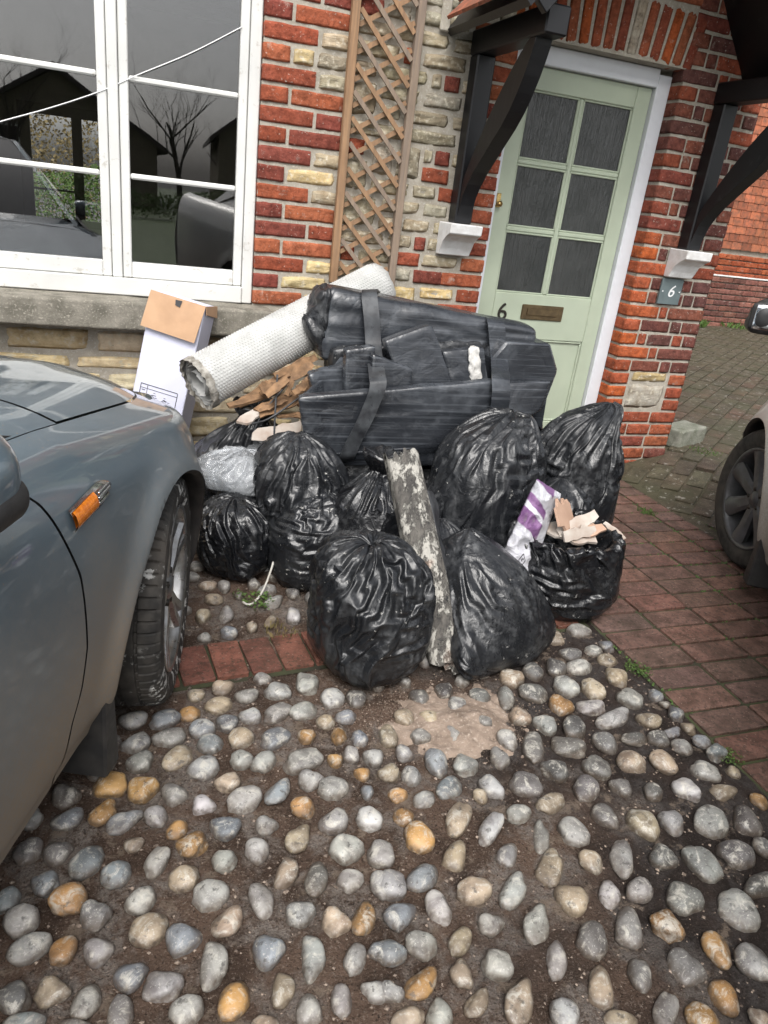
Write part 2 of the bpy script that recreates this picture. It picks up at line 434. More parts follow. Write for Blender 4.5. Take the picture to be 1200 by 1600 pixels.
MT = dict(
    brick=m_brick(), stone=m_stone(),
    mortar=m_mortar('lime_mortar', (.42, .385, .325), (.31, .28, .23), (.50, .47, .415)),
    sill=m_mortar('weathered_sill', (.27, .25, .21), (.15, .14, .115), (.40, .37, .31)),
    concrete=m_mortar('old_concrete', (.25, .25, .21), (.14, .15, .11), (.34, .33, .29)),
    cobble=m_cobble(), soil=m_soil(),
    paver=m_paver('brick_paver_face', amount=.38), drive=m_paver('drive_paver_face', dirt=(.06, .058, .032), amount=.85),
    joint=simple('paver_joint_soil', (.030, .026, .017), (.05, .06, .022), 9, .95, .6, 90, .006),
    bag=m_bag(dust=.65), bag_dusty=m_bag('dusty_black_bag_film', dust=.6), bag_shiny=m_bag('shiny_black_bag_film', base=(.007, .0075, .009), dust=.25, rough=.2),
    wrap=m_wrap(), tape=simple('black_tape', (.02, .021, .024), (.06, .065, .07), 20, .33, .25, 50),
    white_paint=m_paintwood('white_gloss_paint', (.66, .66, .635), (.36, .33, .28), .6),
    door_paint=m_paintwood('sage_green_paint', (.42, .475, .365), (.3, .33, .26), .12),
    frame_paint=m_paintwood('white_frame_paint', (.68, .70, .735), (.6, .6, .6), .1),
    black_paint=m_paintwood('black_timber_paint', (.0075, .0075, .009), (.05, .05, .05), .25),
    corbel=simple('white_corbel_paint', (.74, .74, .735), (.62, .61, .59), 25, .6, .5, 70, .004),
    glass=m_glass('window_glass'), reeded=m_reeded(),
    slate=simple('slate_plate', (.12, .155, .16), (.09, .115, .12), 15, .5, .15, 60),
    white_print=simple('white_lettering', (.8, .8, .8), (.75, .75, .75), 5, .5, 0),
    dark_metal=simple('aged_iron', (.03, .028, .025), (.06, .05, .04), 30, .45, .2, 80, metal=.6),
    brass=simple('dull_brass', (.20, .145, .08), (.13, .095, .055), 30, .4, .15, 80, metal=.8),
    bright_brass=simple('bright_brass', (.7, .5, .2), (.55, .38, .15), 30, .3, .1, 80, metal=.9),
    trellis=m_wood('trellis_wood', (.34, .205, .115), (.22, .14, .085)),
    trellis_grey=m_wood('weathered_trellis_wood', (.28, .21, .155), (.19, .15, .12)),
    tile=simple('clay_roof_tile', (.26, .085, .045), (.13, .055, .035), 22, .8, .7, 45, .005, obj=True),
    carton=simple('brown_cardboard', (.50, .315, .19), (.42, .26, .155), 10, .85, .2, 40, .002),
    carton_white=simple('printed_white_carton', (.66, .67, .80), (.58, .59, .72), 6, .6, .1, 30, .002),
    ink=simple('black_ink', (.03, .03, .035), (.05, .05, .05), 10, .7, 0),
    roll=simple('white_membrane', (.52, .52, .505), (.38, .38, .365), 9, .45, .15, 50, .002),
    roll_dirty=simple('dirty_membrane_edge', (.42, .40, .36), (.15, .135, .11), 40, .85, .8, 60, .006),
    board=simple('torn_hardboard', (.30, .175, .09), (.13, .075, .04), 26, .85, .7, 60, .006),
    plaster=simple('plasterboard', (.50, .46, .41), (.34, .26, .21), 12, .85, .4, 60, .003),
    buff=simple('buff_plasterboard_paper', (.50, .33, .24), (.40, .26, .185), 8, .85, .3, 50, .003),
    post=m_post(), rubber=m_rubber(), plain_rubber=m_rubber('plain_tyre_rubber', 0.0),
    black_rubber=simple('black_membrane', (.014, .015, .017), (.05, .052, .056), 18, .45, .5, 30, .006),
    sack_white=simple('woven_sack_white', (.62, .62, .68), (.48, .48, .54), 14, .5, .35, 40, .006),
    sack_purple=simple('woven_sack_purple', (.145, .06, .175), (.22, .10, .25), 16, .5, .35, 40, .006),
    clear=m_clear(), cord=simple('white_cord', (.62, .60, .55), (.45, .43, .38), 30, .6, .2, 100),
    sand=m_mortar('spilled_sand', (.34, .265, .21), (.21, .16, .125), (.44, .37, .31)),
    paint_blue=m_carpaint('grey_blue_car_paint', (.105, .155, .192), .5, (.25, .195, .14)),
    paint_silver=m_carpaint('silver_car_paint', (.52, .52, .50), .45, (.30, .26, .22)),
    plastic=simple('black_trim_plastic', (.016, .016, .017), (.035, .033, .031), 20, .55, .3, 200, .001),
    chrome=simple('chrome_trim', (.7, .7, .72), (.6, .6, .6), 20, .12, 0, metal=1.0),
    amber=simple('amber_lens', (.75, .22, .01), (.55, .13, .005), 120, .12, .5, 90, .003, coat=1.0),
    alloy=simple('dirty_alloy', (.42, .42, .42), (.27, .26, .24), 25, .32, .1, 80, metal=.85),
    dark_alloy=simple('dark_grey_hubcap', (.10, .10, .105), (.07, .07, .07), 25, .45, .1, 80, metal=.3),
    disc=simple('brake_dark', (.02, .018, .016), (.05, .04, .032), 20, .7, .2),
    car_glass=simple('tinted_car_glass', (.012, .014, .015), (.01, .012, .013), 2, .03, 0, coat=1.0),
    lamp=simple('headlamp_lens', (.25, .26, .27), (.10, .105, .11), 14, .06, .0, coat=1.0),
    mirror=simple('mirror_glass', (.8, .82, .85), (.8, .82, .85), 2, .03, 0, metal=1.0),
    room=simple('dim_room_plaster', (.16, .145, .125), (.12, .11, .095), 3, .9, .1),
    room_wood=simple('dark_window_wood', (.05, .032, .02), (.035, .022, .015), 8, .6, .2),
    leaf=m_leaf('green_leaf', (.045, .10, .022), (.09, .14, .03)),
    leaf_dry=m_leaf('dry_leaf', (.20, .15, .07), (.12, .10, .04)),
    bark=simple('dark_bark', (.045, .038, .03), (.03, .026, .022), 9, .9, .5),
    far_stone=m_mortar('far_stone_wall', (.22, .19, .14), (.15, .13, .10), (.28, .25, .2)),
    far_roof=simple('far_slate_roof', (.07, .06, .055), (.05, .045, .042), 6, .8, .4, 8, .02),
    van=simple('white_van_paint', (.62, .64, .66), (.56, .58, .60), 2, .3, 0, coat=.8),
    asphalt=simple('asphalt', (.055, .054, .052), (.075, .072, .068), 30, .9, .5, 150, .006),
    grass=m_leaf('verge_green', (.05, .085, .025), (.075, .11, .035)),
)
# ---------------------------------------------------------------- ground
def sstep(a, b, x):
    t = np.clip((np.asarray(x, float) - a) / (b - a), 0, 1); return t * t * (3 - 2 * t)
def drive_z(x, y):
    x = np.asarray(x, float)
    r = .2 * np.clip(x - 2.67, 0, .53) + .02 * np.clip(x - 3.2, 0, None)
    return r * sstep(-1.1, -.25, y)
def sheet(name, x0, x1, y0, y1, nx, ny, zf, m, parent=None, smooth=True):
    X, Y = np.meshgrid(np.linspace(x0, x1, nx), np.linspace(y0, y1, ny))
    V = np.stack([X, Y, zf(X, Y)], -1).reshape(-1, 3)
    return mesh(name, V, grid_faces(ny, nx), m, parent, smooth=smooth)
g = sheet('ground', -90, 90, -90, 90, 2, 2, lambda x, y: x * 0 - .06, MT['asphalt']); tag(g, kind='structure')
g = sheet('verge', -60, 60, -60, -7.5, 2, 2, lambda x, y: x * 0 - .03, MT['grass']); tag(g, kind='structure')

def bed_z(x, y):
    p = np.stack([x, y, x * 0], -1)
    return -.006 + .007 * fnoise(p * 9, 3, 3) + .006 * fnoise(p * 52, 8, 2)
yard = sheet('cobbled_yard', -1.9, 1.568, -4.6, .0, 300, 400, bed_z, MT['soil']); tag(yard, kind='structure')

# cobbles measured one by one: centre, length, width, turn, colour
C1 = """317 270 85 52 10 t;418 240 90 62 15 g;512 237 92 58 25 b;593 220 70 45 25 o;614 163 56 46 0 t;695 138 70 45 25 t;685 198 85 52 20 t;773 165 72 50 15 g;820 112 50 35 20 g;866 151 80 55 5 g;960 128 72 64 0 g;864 218 82 62 40 g;787 226 66 58 30 w;948 216 84 60 30 g;710 250 68 55 0 b;630 271 82 58 0 b;752 300 80 62 0 t;657 315 85 60 15 b;530 295 105 62 20 g;424 312 92 62 30 g;338 318 85 58 15 d;238 366 85 58 10 d;436 370 90 66 20 g;314 390 105 62 40 d;555 362 105 75 50 t;856 297 82 70 35 b;963 290 62 48 0 o;1060 290 52 48 0 o;1020 246 60 48 0 t;1083 230 66 50 20 b;1040 180 76 62 0 g;1115 175 60 65 0 d;1126 298 55 48 0 b;1048 365 48 44 0 o;1096 346 50 52 0 g;1168 356 62 54 0 g;1132 408 50 44 0 o;944 366 115 72 20 g;828 372 75 66 40 g;757 362 76 58 10 g;640 395 95 78 35 g;342 440 105 80 10 o;447 452 98 86 0 o;203 477 98 70 15 d;712 433 76 64 25 t;764 485 115 85 35 g;872 461 92 68 55 b;970 426 82 62 10 g;1043 450 98 74 15 g;1152 464 44 50 0 b;545 475 82 76 20 g;635 506 80 62 0 w;946 515 76 70 20 o;1050 550 96 84 45 g;1158 547 86 76 0 w;320 528 105 70 40 o;214 548 105 72 35 b;385 555 130 60 30 b;486 543 74 68 20 g;100 548 75 60 60 g;554 578 74 60 45 o;704 573 98 74 0 b;832 567 76 58 15 g;930 608 96 76 60 t;600 626 100 72 35 o;420 626 66 52 15 t;270 680 130 88 50 b;185 652 102 76 10 d;85 645 100 80 55 d;486 682 96 74 65 g;703 676 80 76 0 g;800 648 78 76 0 g;1083 643 100 94 35 g;362 718 105 82 40 b;575 731 105 85 40 t;893 718 98 78 70 t;1190 655 80 90 0 g;990 733 110 76 80 d;1095 740 80 72 40 w;140 747 90 68 30 b;660 781 125 100 25 g;820 806 118 82 110 g;210 802 130 96 30 o;444 805 100 84 45 g;25 800 90 80 60 b;295 845 108 92 25 d;1190 755 70 90 0 g;66 870 120 100 25 g;465 890 140 100 30 t;716 866 110 90 55 t;940 840 95 92 0 g;1050 868 98 94 0 t;1140 850 118 78 75 o;572 925 125 105 20 b;90 955 155 88 25 g;196 957 95 82 70 o;305 962 105 90 25 g;847 958 110 110 0 b;976 983 140 88 95 g;664 1005 142 102 85 g;1110 982 102 80 75 g;1195 960 60 100 90 b;414 1035 120 95 15 b;508 1068 125 100 0 g;160 1083 120 95 5 t;40 1105 110 100 40 d;268 1115 130 90 60 g;882 1082 110 84 85 t;732 1110 140 105 65 o;1066 1112 110 76 95 g;1175 1085 90 85 0 w;585 1150 115 105 30 g;380 1150 110 100 90 d;970 1145 110 95 100 g;70 1185 140 70 10 b;830 1185 90 60 0 t;230 1195 120 60 0 d"""
C2 = """14 293 60 60 0 t;64 235 62 52 10 t;20 405 60 66 45 t;65 345 60 50 0 g;46 478 60 50 10 o;63 542 66 60 20 o;128 488 70 62 40 g;115 172 65 55 0 d;188 150 55 50 0 d;140 235 60 50 0 t;225 195 45 70 90 g;300 172 70 50 0 d;215 285 55 45 0 g;163 376 72 82 0 b;87 415 65 60 0 g;256 382 80 62 -15 g;205 455 85 75 50 b;302 478 48 44 0 t;362 360 60 62 0 g;342 450 85 68 -50 g;386 305 62 60 0 g;383 168 70 60 90 g;400 110 80 55 -10 t;468 90 65 50 0 d;466 160 92 52 0 d;424 228 60 55 0 t;540 80 65 50 -10 d;585 38 66 46 0 d;612 75 78 50 10 g;657 25 52 36 15 g;697 10 42 30 0 b;700 55 58 40 10 t;572 136 80 60 0 g;656 145 70 66 0 t;728 107 70 52 -10 t;554 196 76 56 0 o;505 256 68 62 0 g;595 268 72 62 -15 d;648 200 86 44 5 g;718 235 105 62 20 g;770 172 85 50 -20 g;833 243 70 56 0 t;852 165 44 36 0 b;882 192 32 26 0 d;915 223 52 40 -15 b;955 265 40 34 0 t;903 278 55 38 20 b;787 298 80 48 10 d;695 310 75 72 0 d;578 324 110 58 -5 d;466 322 100 76 95 d;536 398 80 72 0 d;442 440 92 80 0 d;665 386 90 66 -15 d;778 372 92 72 -35 t;880 375 90 75 -50 t;996 310 56 40 0 b;933 327 62 48 0 g;1043 342 60 48 -30 b;1005 400 88 58 -10 g;1093 402 46 34 -15 t;863 300 70 50 -40 d;423 530 72 70 30 g;527 502 85 70 30 t;630 456 82 76 -30 d;742 450 62 60 0 d;843 468 62 50 -20 d;952 460 82 74 -50 w;1066 466 76 60 20 t;1175 495 60 42 -10 o;230 548 105 84 70 t;332 578 100 70 60 w;698 543 100 72 -55 d;814 562 115 82 -55 t;900 558 85 70 -60 g;1022 563 115 95 -30 g;1138 562 105 80 -20 d;490 605 100 62 90 g;594 592 92 86 0 g;228 665 100 80 75 t;392 660 86 74 70 g;110 608 98 92 0 o;124 728 110 90 40 b;22 750 90 100 0 g;523 700 105 88 70 t;648 683 76 72 0 t;745 665 120 76 -85 g;875 668 90 76 -45 d;1000 685 140 80 -45 g;1108 665 105 92 0 d;285 768 110 95 20 t;404 770 115 90 60 g;598 798 110 105 0 t;707 782 86 72 90 w;798 770 80 78 -50 g;174 825 115 80 -65 w;1190 635 60 60 0 d;1180 755 80 95 -40 d;945 795 125 105 -30 d;1105 830 150 105 -55 g;335 875 80 78 20 g;476 876 130 95 80 g;773 888 135 95 95 g;890 880 115 75 -45 o;652 928 110 100 -30 d;55 850 110 90 40 b;20 965 80 110 90 b;240 925 92 76 60 t;115 943 105 90 0 g;355 998 90 105 0 g;543 985 120 75 85 g;1047 960 130 85 -65 o;945 1012 125 110 -10 d;1165 1000 150 100 -45 g;247 1030 95 76 -70 t;123 1060 120 95 50 o;685 1076 145 90 95 t;808 1036 110 80 -80 d;423 1118 155 105 75 t;1072 1105 130 80 -60 o;297 1120 100 76 60 t;15 1090 60 110 90 g;176 1155 115 90 85 g;80 1170 110 90 20 t;568 1155 110 90 -70 w;880 1150 110 90 75 g;745 1175 110 70 0 t;1000 1170 120 90 -20 o;1180 1170 60 70 0 t"""
C3 = """225 60 140 85 10 t;350 62 100 80 0 g;265 165 155 70 0 t;195 290 130 100 0 t;370 275 120 130 90 g;200 455 100 85 30 g;390 420 120 100 20 b;568 378 85 85 0 t;715 325 115 75 60 t;890 290 110 120 0 w;735 185 150 100 40 g;690 100 140 80 15 g;895 120 100 85 10 d;1030 170 100 90 0 d;870 50 100 70 0 t;580 45 110 80 0 d;1060 270 50 100 0 g;470 130 70 50 0 d"""
PAL = dict(g=(.34, .335, .315), b=(.245, .265, .28), d=(.165, .16, .15), t=(.40, .325, .235), o=(.44, .255, .10), w=(.52, .51, .49))
stones = []
for txt, ox, oy, sc in ((C1, 0, 1000, 2), (C2, 600, 1000, 2), (C3, 280, 900, 5)):
    for item in txt.split(';'):
        cx, cy, L, W, a, col = item.split()
        cx, cy, L, W = float(cx) / sc + ox, float(cy) / sc + oy, float(L) / sc, float(W) / sc
        a = R(float(a)); dx, dy = math.cos(a), -math.sin(a)
        A = on_z(cx + dx * L / 2, cy + dy * L / 2, .012) - on_z(cx - dx * L / 2, cy - dy * L / 2, .012)
        B = on_z(cx - dy * W / 2, cy + dx * W / 2, .012) - on_z(cx + dy * W / 2, cy - dx * W / 2, .012)
        la = np.linalg.norm(A); perp = np.array([-A[1], A[0]]) / la
        wb = abs(B[:2] @ perp)
        c = on_z(cx, cy, .012)
        stones.append((c[0], c[1], la * 1.08, max(wb * .98, .024), math.atan2(A[1], A[0]), col))
n_meas = len(stones)
def blocked(x, y):
    return x > 1.545 or (-1.70 < y - .13 * (x - .35) < -1.47 and x < 1.6)
XY = np.array([(s[0], s[1], (s[2] + s[3]) / 4) for s in stones])
tries = 0
extra = []
while tries < 26000 and len(extra) < 1100:
    tries += 1
    x = rnd.uniform(-1.8, 1.53); y = rnd.uniform(-4.5, -.15)
    r = rnd.uniform(.022, .046)
    if blocked(x, y) or blocked(x, y + r) or blocked(x, y - r): continue
    d = np.hypot(XY[:, 0] - x, XY[:, 1] - y)
    if (d - XY[:, 2] - r).min() < .016: continue
    XY = np.vstack([XY, (x, y, r)])
    extra.append((x, y, r * 2 * rnd.uniform(1, 1.25), r * 2 * rnd.uniform(.75, .95), rnd.uniform(0, math.pi), rnd.choice('ggbdtto')))
def in_view(x, y, z=.02, pad=40):
    v = M @ (np.array([x, y, z]) - CAM)
    if v[2] < .1: return False
    px, py = 600 + FPX * v[0] / v[2], 800 + FPX * v[1] / v[2]
    return -pad < px < 1200 + pad and -pad < py < 1600 + pad
pebs = []
for k in range(14):
    bm = bmesh.new(); bmesh.ops.create_icosphere(bm, subdivisions=3, radius=1)
    P = np.array([v.co[:] for v in bm.verts])
    ex = .90 + .08 * (k % 3)
    Q = np.sign(P) * np.abs(P) ** ex
    d = 1 + .36 * fnoise(P * .95 + k * 7.3, k, 2) + .07 * fnoise(P * 2.4 + k, k + 40, 2)
    Q = Q * d[:, None]
    if k % 3 == 1: Q[:, 1] *= 1 - .22 * Q[:, 0]
    if k % 4 == 2: Q[:, 1] += .22 * (Q[:, 0] ** 2 - .4)
    Q[:, :2] /= np.abs(Q[:, :2]).max(axis=0); Q[:, 2] /= Q[:, 2].max()
    for v, q in zip(bm.verts, Q): v.co = q
    me = bpy.data.meshes.new('cobble'); bm.to_mesh(me); bm.free()
    me.polygons.foreach_set('use_smooth', [True] * len(me.polygons)); me.materials.append(MT['cobble']); pebs.append(me)
def add_cobble(s):
    x, y, L, W, a, col = s
    c = PAL[col]; k = rnd.uniform(.8, 1.2)
    if x > .85: k *= .86
    c = vary(.97 * k, 1.03 * k, c)
    h = min(max(W * .36, .012), .030)
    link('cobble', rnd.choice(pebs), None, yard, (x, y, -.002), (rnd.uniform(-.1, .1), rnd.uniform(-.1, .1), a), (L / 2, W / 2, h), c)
seen = [s for s in extra if in_view(s[0], s[1])]
hid = [s for s in extra if not in_view(s[0], s[1])]
for s in stones + seen[:max(0, 300 - n_meas)]: add_cobble(s)
V = []; F = []
P0 = np.array([v.co[:] for v in pebs[0].vertices]); F0 = [tuple(p.vertices) for p in pebs[0].polygons]
for x, y, L, W, a, col in hid + seen[max(0, 300 - n_meas):]:
    c, s_ = math.cos(a), math.sin(a); o = len(V)
    q = P0 * (L / 2, W / 2, .022)
    V.extend(np.stack([x + q[:, 0] * c - q[:, 1] * s_, y + q[:, 0] * s_ + q[:, 1] * c, q[:, 2]], -1)); F.extend(tuple(i + o for i in f) for f in F0)
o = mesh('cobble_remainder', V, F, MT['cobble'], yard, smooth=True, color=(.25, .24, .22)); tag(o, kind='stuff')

# small grit and flakes scattered in the bed
V = []; F = []
for k in range(6500):
    x = rnd.uniform(-.5, 1.55); y = rnd.uniform(-2.95, -1.0); r = rnd.choice((.0012, .0012, .0016, .002, .003, .0042)) * rnd.uniform(.7, 1.3)
    b = len(V)
    for q in ((1, 0, 0), (-1, .2, 0), (.1, 1, .1), (0, -1, 0), (0, 0, .9), (0, 0, -.8)):
        V.append((x + q[0] * r * rnd.uniform(.7, 1.4), y + q[1] * r * rnd.uniform(.7, 1.4), float(bed_z(np.array(x), np.array(y))) + .001 + q[2] * r * .8))
    F += [(b + i, b + j, b + kk) for i, j, kk in ((0, 2, 4), (2, 1, 4), (1, 3, 4), (3, 0, 4), (2, 0, 5), (1, 2, 5), (3, 1, 5), (0, 3, 5))]
o = mesh('grit', V, F, simple('pale_grit', (.34, .27, .215), (.07, .05, .038), 90, .9, .2), None); tag(o, 'fine grit and crumbs scattered between the cobbles', 'grit', kind='stuff')

# spilled sand
n = 90; X, Y = np.meshgrid(np.linspace(-.24, .24, n), np.linspace(-.17, .17, n))
rr = np.hypot(X / .17, Y / .11); nz = fnoise(np.stack([X, Y, X * 0], -1) * 14, 4, 4)
Z = -.006 + .020 * np.clip(1 - rr, -.6, 1) + .014 * nz + .006 * fnoise(np.stack([X, Y, X * 0], -1) * 34, 9, 3) + .003 * fnoise(np.stack([X, Y, X * 0], -1) * 60, 6, 2)
Vs = np.stack([.845 + X, -1.985 + Y, Z + .004], -1)
keep = (Z > -.016 + .006 * fnoise(np.stack([X, Y, X * 0], -1) * 70, 12, 2))
fs = [f for f in grid_faces(n, n) if all(keep.reshape(-1)[i] for i in f)]
o = mesh('sand_heap', Vs.reshape(-1, 3), fs, MT['sand'], None, smooth=True); tag(o, 'low heap of pale spilled sand on the cobbles before the bags', 'sand')
V = []; F = []; gs = random.Random(31)
for k in range(5200):
    q = gs.gauss(0, 1); w_ = gs.gauss(0, 1); rad_ = math.hypot(q, w_)
    x = .845 + q * .105; y = -1.985 + w_ * .068
    if rad_ < .9: continue
    r = gs.choice((.0009, .0012, .0016, .0024)); b_ = len(V); zz_ = float(bed_z(np.array(x), np.array(y))) + .0015
    V += [(x + r, y, zz_), (x - r, y + r * .4, zz_), (x, y - r, zz_), (x, y, zz_ + r * 1.3), (x, y + r, zz_)]
    F += [(b_, b_ + 4, b_ + 3), (b_ + 4, b_ + 1, b_ + 3), (b_ + 1, b_ + 2, b_ + 3), (b_ + 2, b_, b_ + 3)]
tag(mesh('sand_grains', V, F, MT['sand'], o), kind='stuff')

# red tile strip crossing the cobbles
strip = sheet('tile_strip', -1.8, 1.56, 0, .2, 2, 2, lambda x, y: x * 0 - .004, MT['joint']); strip.location = (0, -1.735, 0); strip.rotation_euler = (0, 0, R(5)); tag(strip, kind='structure')
def brick_mesh(name, m, bev=.06, seed=0, jit=.03, sub=False):
    bm = bmesh.new(); bx(bm, -.5, .5, -.5, .5, -.5, .5)
    r = random.Random(seed)
    for v in bm.verts:
        v.co += Vector((r.uniform(-jit, jit) * .4, r.uniform(-jit, jit) * .3, r.uniform(-jit, jit)))
    bmesh.ops.bevel(bm, geom=bm.edges[:], offset=bev, segments=1, affect='EDGES')
    me = bpy.data.meshes.new(name); bmesh.ops.recalc_face_normals(bm, faces=bm.faces[:]); bm.to_mesh(me); bm.free(); me.materials.append(m)
    return me
pav = [brick_mesh('paver', MT['paver'], .035, i, .012) for i in range(4)]
tl = [brick_mesh('tile', MT['paver'], .03, 20 + i, .02) for i in range(3)]
for i in range(30):
    x = -1.42 + i * .0995
    c = rnd.choice([(.235, .092, .064), (.26, .105, .073), (.21, .085, .062)])
    link('tile', rnd.choice(tl), None, strip, (x + .01, .105, -.012 + rnd.uniform(-.002, .002)), (rnd.uniform(-.01, .01), rnd.uniform(-.01, .01), rnd.uniform(-.02, .02)), (.091, .172, .04), c)

# brick paver path
path = sheet('brick_path', 1.566, 2.672, -4.6, -.004, 30, 110, lambda x, y: -.006 + .003 * fnoise(np.stack([x, y, x * 0], -1) * 8, 2, 3), MT['joint']); tag(path, kind='structure')
pc = [(.19, .105, .083), (.205, .11, .086), (.175, .102, .082), (.215, .11, .083), (.17, .102, .084)]
for j in range(40):
    y = -.051 - .1095 * j - .005
    for i in range(5):
        x0 = 1.572 + .2345 * i; w = .2345 if i < 4 else .155
        if not in_view(x0 + w / 2, y, 0, 900): continue
        link('paver', rnd.choice(pav), None, path, (x0 + w / 2 + rnd.uniform(-.002, .002), y, -.0265 + rnd.uniform(-.003, .002)), (rnd.uniform(-.012, .012), rnd.uniform(-.009, .009), rnd.uniform(-.012, .012)), (w - .015, .0965, .06), vary(.93, 1.07, rnd.choice(pc)))
# driveway, pavers laid on the skew, rising towards the house corner
drv = sheet('driveway', 2.674, 12, -4.6, 5.0, 90, 90, lambda x, y: drive_z(x, y) - .006, MT['drive'])
drv.color = (.095, .078, .05, 1)
tag(drv, kind='structure')
dp = [brick_mesh('drive_paver', MT['drive'], .04, 50 + i, .02) for i in range(4)]
dc = [(.095, .072, .05), (.105, .08, .055), (.085, .07, .048), (.115, .075, .052), (.09, .08, .052)]
cnt = 0
ang = R(38)
ca, sa = math.cos(ang), math.sin(ang)
cand = []
for j in range(-60, 60):
    for i in range(-40, 40):
        lx = i * .212 + (j % 2) * .106; ly = j * .108
        x = 3.2 + lx * ca - ly * sa; y = -.4 + lx * sa + ly * ca
        if x < 2.70 or y < -2.0 or y > 4.8 or x > 9: continue
        if x < 3.22 and y > -.07: continue
        if not in_view(x, y, .1, 30): continue
        cand.append((math.hypot(x, y + 3.45), x, y))
cand.sort()
for d, x, y in cand[:295]:
    z = float(drive_z(x, y)); sx = (float(drive_z(x + .03, y)) - float(drive_z(x - .03, y))) / .06; sy = (float(drive_z(x, y + .03)) - float(drive_z(x, y - .03))) / .06
    ex_ = Vector((math.cos(ang), math.sin(ang), sx * math.cos(ang) + sy * math.sin(ang))).normalized(); nz_ = Vector((-sx, -sy, 1)).normalized(); ey_ = nz_.cross(ex_)
    eul = Matrix((ex_, ey_, nz_)).transposed().to_euler()
    link('drive_paver', rnd.choice(dp), None, drv, (x + (.03 if x < 2.76 else 0), y, z - .0255 + rnd.uniform(-.003, .002)), eul, (.201 if x >= 2.76 else .10, .098, .06), vary(.85, 1.15, rnd.choice(dc)))
V = []; F = []
Pb = np.array([v.co[:] for v in dp[0].vertices]); Fb = [tuple(p.vertices) for p in dp[0].polygons]
for d, x, y in cand[295:]:
    z = float(drive_z(x, y)); o = len(V); q = Pb * (.205, .101, .06); q = q + (0, 0, rnd.uniform(-.003, .002))
    V.extend(np.stack([x + q[:, 0] * ca - q[:, 1] * sa, y + q[:, 0] * sa + q[:, 1] * ca, z - .0255 + q[:, 2]], -1)); F.extend(tuple(k + o for k in f) for f in Fb)
if V:
    o = mesh('drive_paver_remainder', V, F, MT['drive'], drv, color=(.10, .085, .058)); tag(o, kind='stuff')

# ---------------------------------------------------------------- house
house = empty('brick_house', (0, 0, 0), 0, 'brick and rubble stone cottage front with sage green door and white window', 'house')
bm = bmesh.new()
YB = .22
for x0, x1, z0, z1 in ((-3.4, .562, -.06, .695), (.562, 1.682, -.06, 3.2), (1.682, 2.594, 2.045, 3.2), (2.594, 3.088, -.06, 3.2), (-3.4, .562, 2.10, 3.2), (-3.4, -.80, .695, 2.10)):
    bx(bm, x0, x1, .0035, YB, z0, z1)
wall = bm_obj('wall', bm, MT['mortar'], house)
def rough_brick(k):
    P, F = rounded_block(5)
    L = np.array([.5, .5, .5]); s_ = np.array([.22, .10, .066])
    Q = P * .5 * s_; r_ = .006
    core = np.clip(Q, -(s_ / 2 - r_), s_ / 2 - r_); d = Q - core; D = d / np.maximum(np.linalg.norm(d, axis=1, keepdims=True), 1e-9)
    Q = core + D * r_
    Q = Q + D * (.0022 * fnoise(Q * 60 + k * 5.3, k, 2) + .0018 * vnoise(Q * 22 + k, k + 3))[:, None]
    Q[:, 2] += .0016 * vnoise(np.stack([Q[:, 0] * 14, Q[:, 0] * 0 + k, Q[:, 0] * 0], -1), k + 8)
    me = bpy.data.meshes.new('brick'); me.from_pydata((Q / s_).tolist(), [], F); me.polygons.foreach_set('use_smooth', [True] * len(F)); me.materials.append(MT['brick']); return me
bms = [rough_brick(i) for i in range(8)]
RED = [(.31, .083, .045), (.345, .098, .05), (.27, .072, .043), (.225, .062, .045), (.37, .115, .057)]
def put_brick(x0, x1, z0, z1, col, dep=.102, yo=0.0):
    c = vary(.88, 1.12, col)
    sc = (x1 - x0, dep, z1 - z0)
    link('brick', rnd.choice(bms), None, wall, ((x0 + x1) / 2, dep / 2 - .004 + yo + rnd.uniform(-.003, .003), (z0 + z1) / 2), (0, rnd.uniform(-.006, .006), 0), sc, c)
def stone_mesh(k):
    nx, nz = 11, 7
    X, Z = np.meshgrid(np.linspace(-.5, .5, nx), np.linspace(-.5, .5, nz))
    ex = 1 - np.abs(2 * X) ** 5; ez = 1 - np.abs(2 * Z) ** 5
    nzv = fnoise(np.stack([X * 4, Z * 2.5, X * 0 + k * 3.7], -1), k, 3)
    front = -(.014 * np.clip(ex, 0, 1) ** .5 * np.clip(ez, 0, 1) ** .5 + .016 * nzv * np.clip(ex * ez, 0, 1) ** .4)
    Xo = X * (1 + .05 * vnoise(np.stack([X * 0 + np.sign(X) * 3, Z * 3, X * 0 + k], -1), k)); Zo = Z * (1 + .10 * vnoise(np.stack([X * 3, np.sign(Z) * 3, X * 0 + k], -1), k + 5))
    V = np.stack([Xo, front, Zo], -1).reshape(-1, 3).tolist(); F = grid_faces(nz, nx)
    ring = [i for i in range(nx)] + [r * nx + nx - 1 for r in range(1, nz)] + [(nz - 1) * nx + i for i in range(nx - 2, -1, -1)] + [r * nx for r in range(nz - 2, 0, -1)]
    o = len(V)
    for i in ring: V.append((V[i][0], .06, V[i][2]))
    for a in range(len(ring)):
        b = (a + 1) % len(ring); F.append((ring[b], ring[a], o + a, o + b))
    me = bpy.data.meshes.new('stone'); me.from_pydata(V, [], F); me.polygons.foreach_set('use_smooth', [True] * len(F)); me.materials.append(MT['stone']); return me
stn = [stone_mesh(k) for k in range(10)]
SG = [(.41, .355, .25), (.36, .315, .23), (.44, .38, .27), (.39, .355, .285)]
SY = [(.60, .46, .24), (.64, .50, .28), (.55, .44, .245), (.60, .50, .335)]
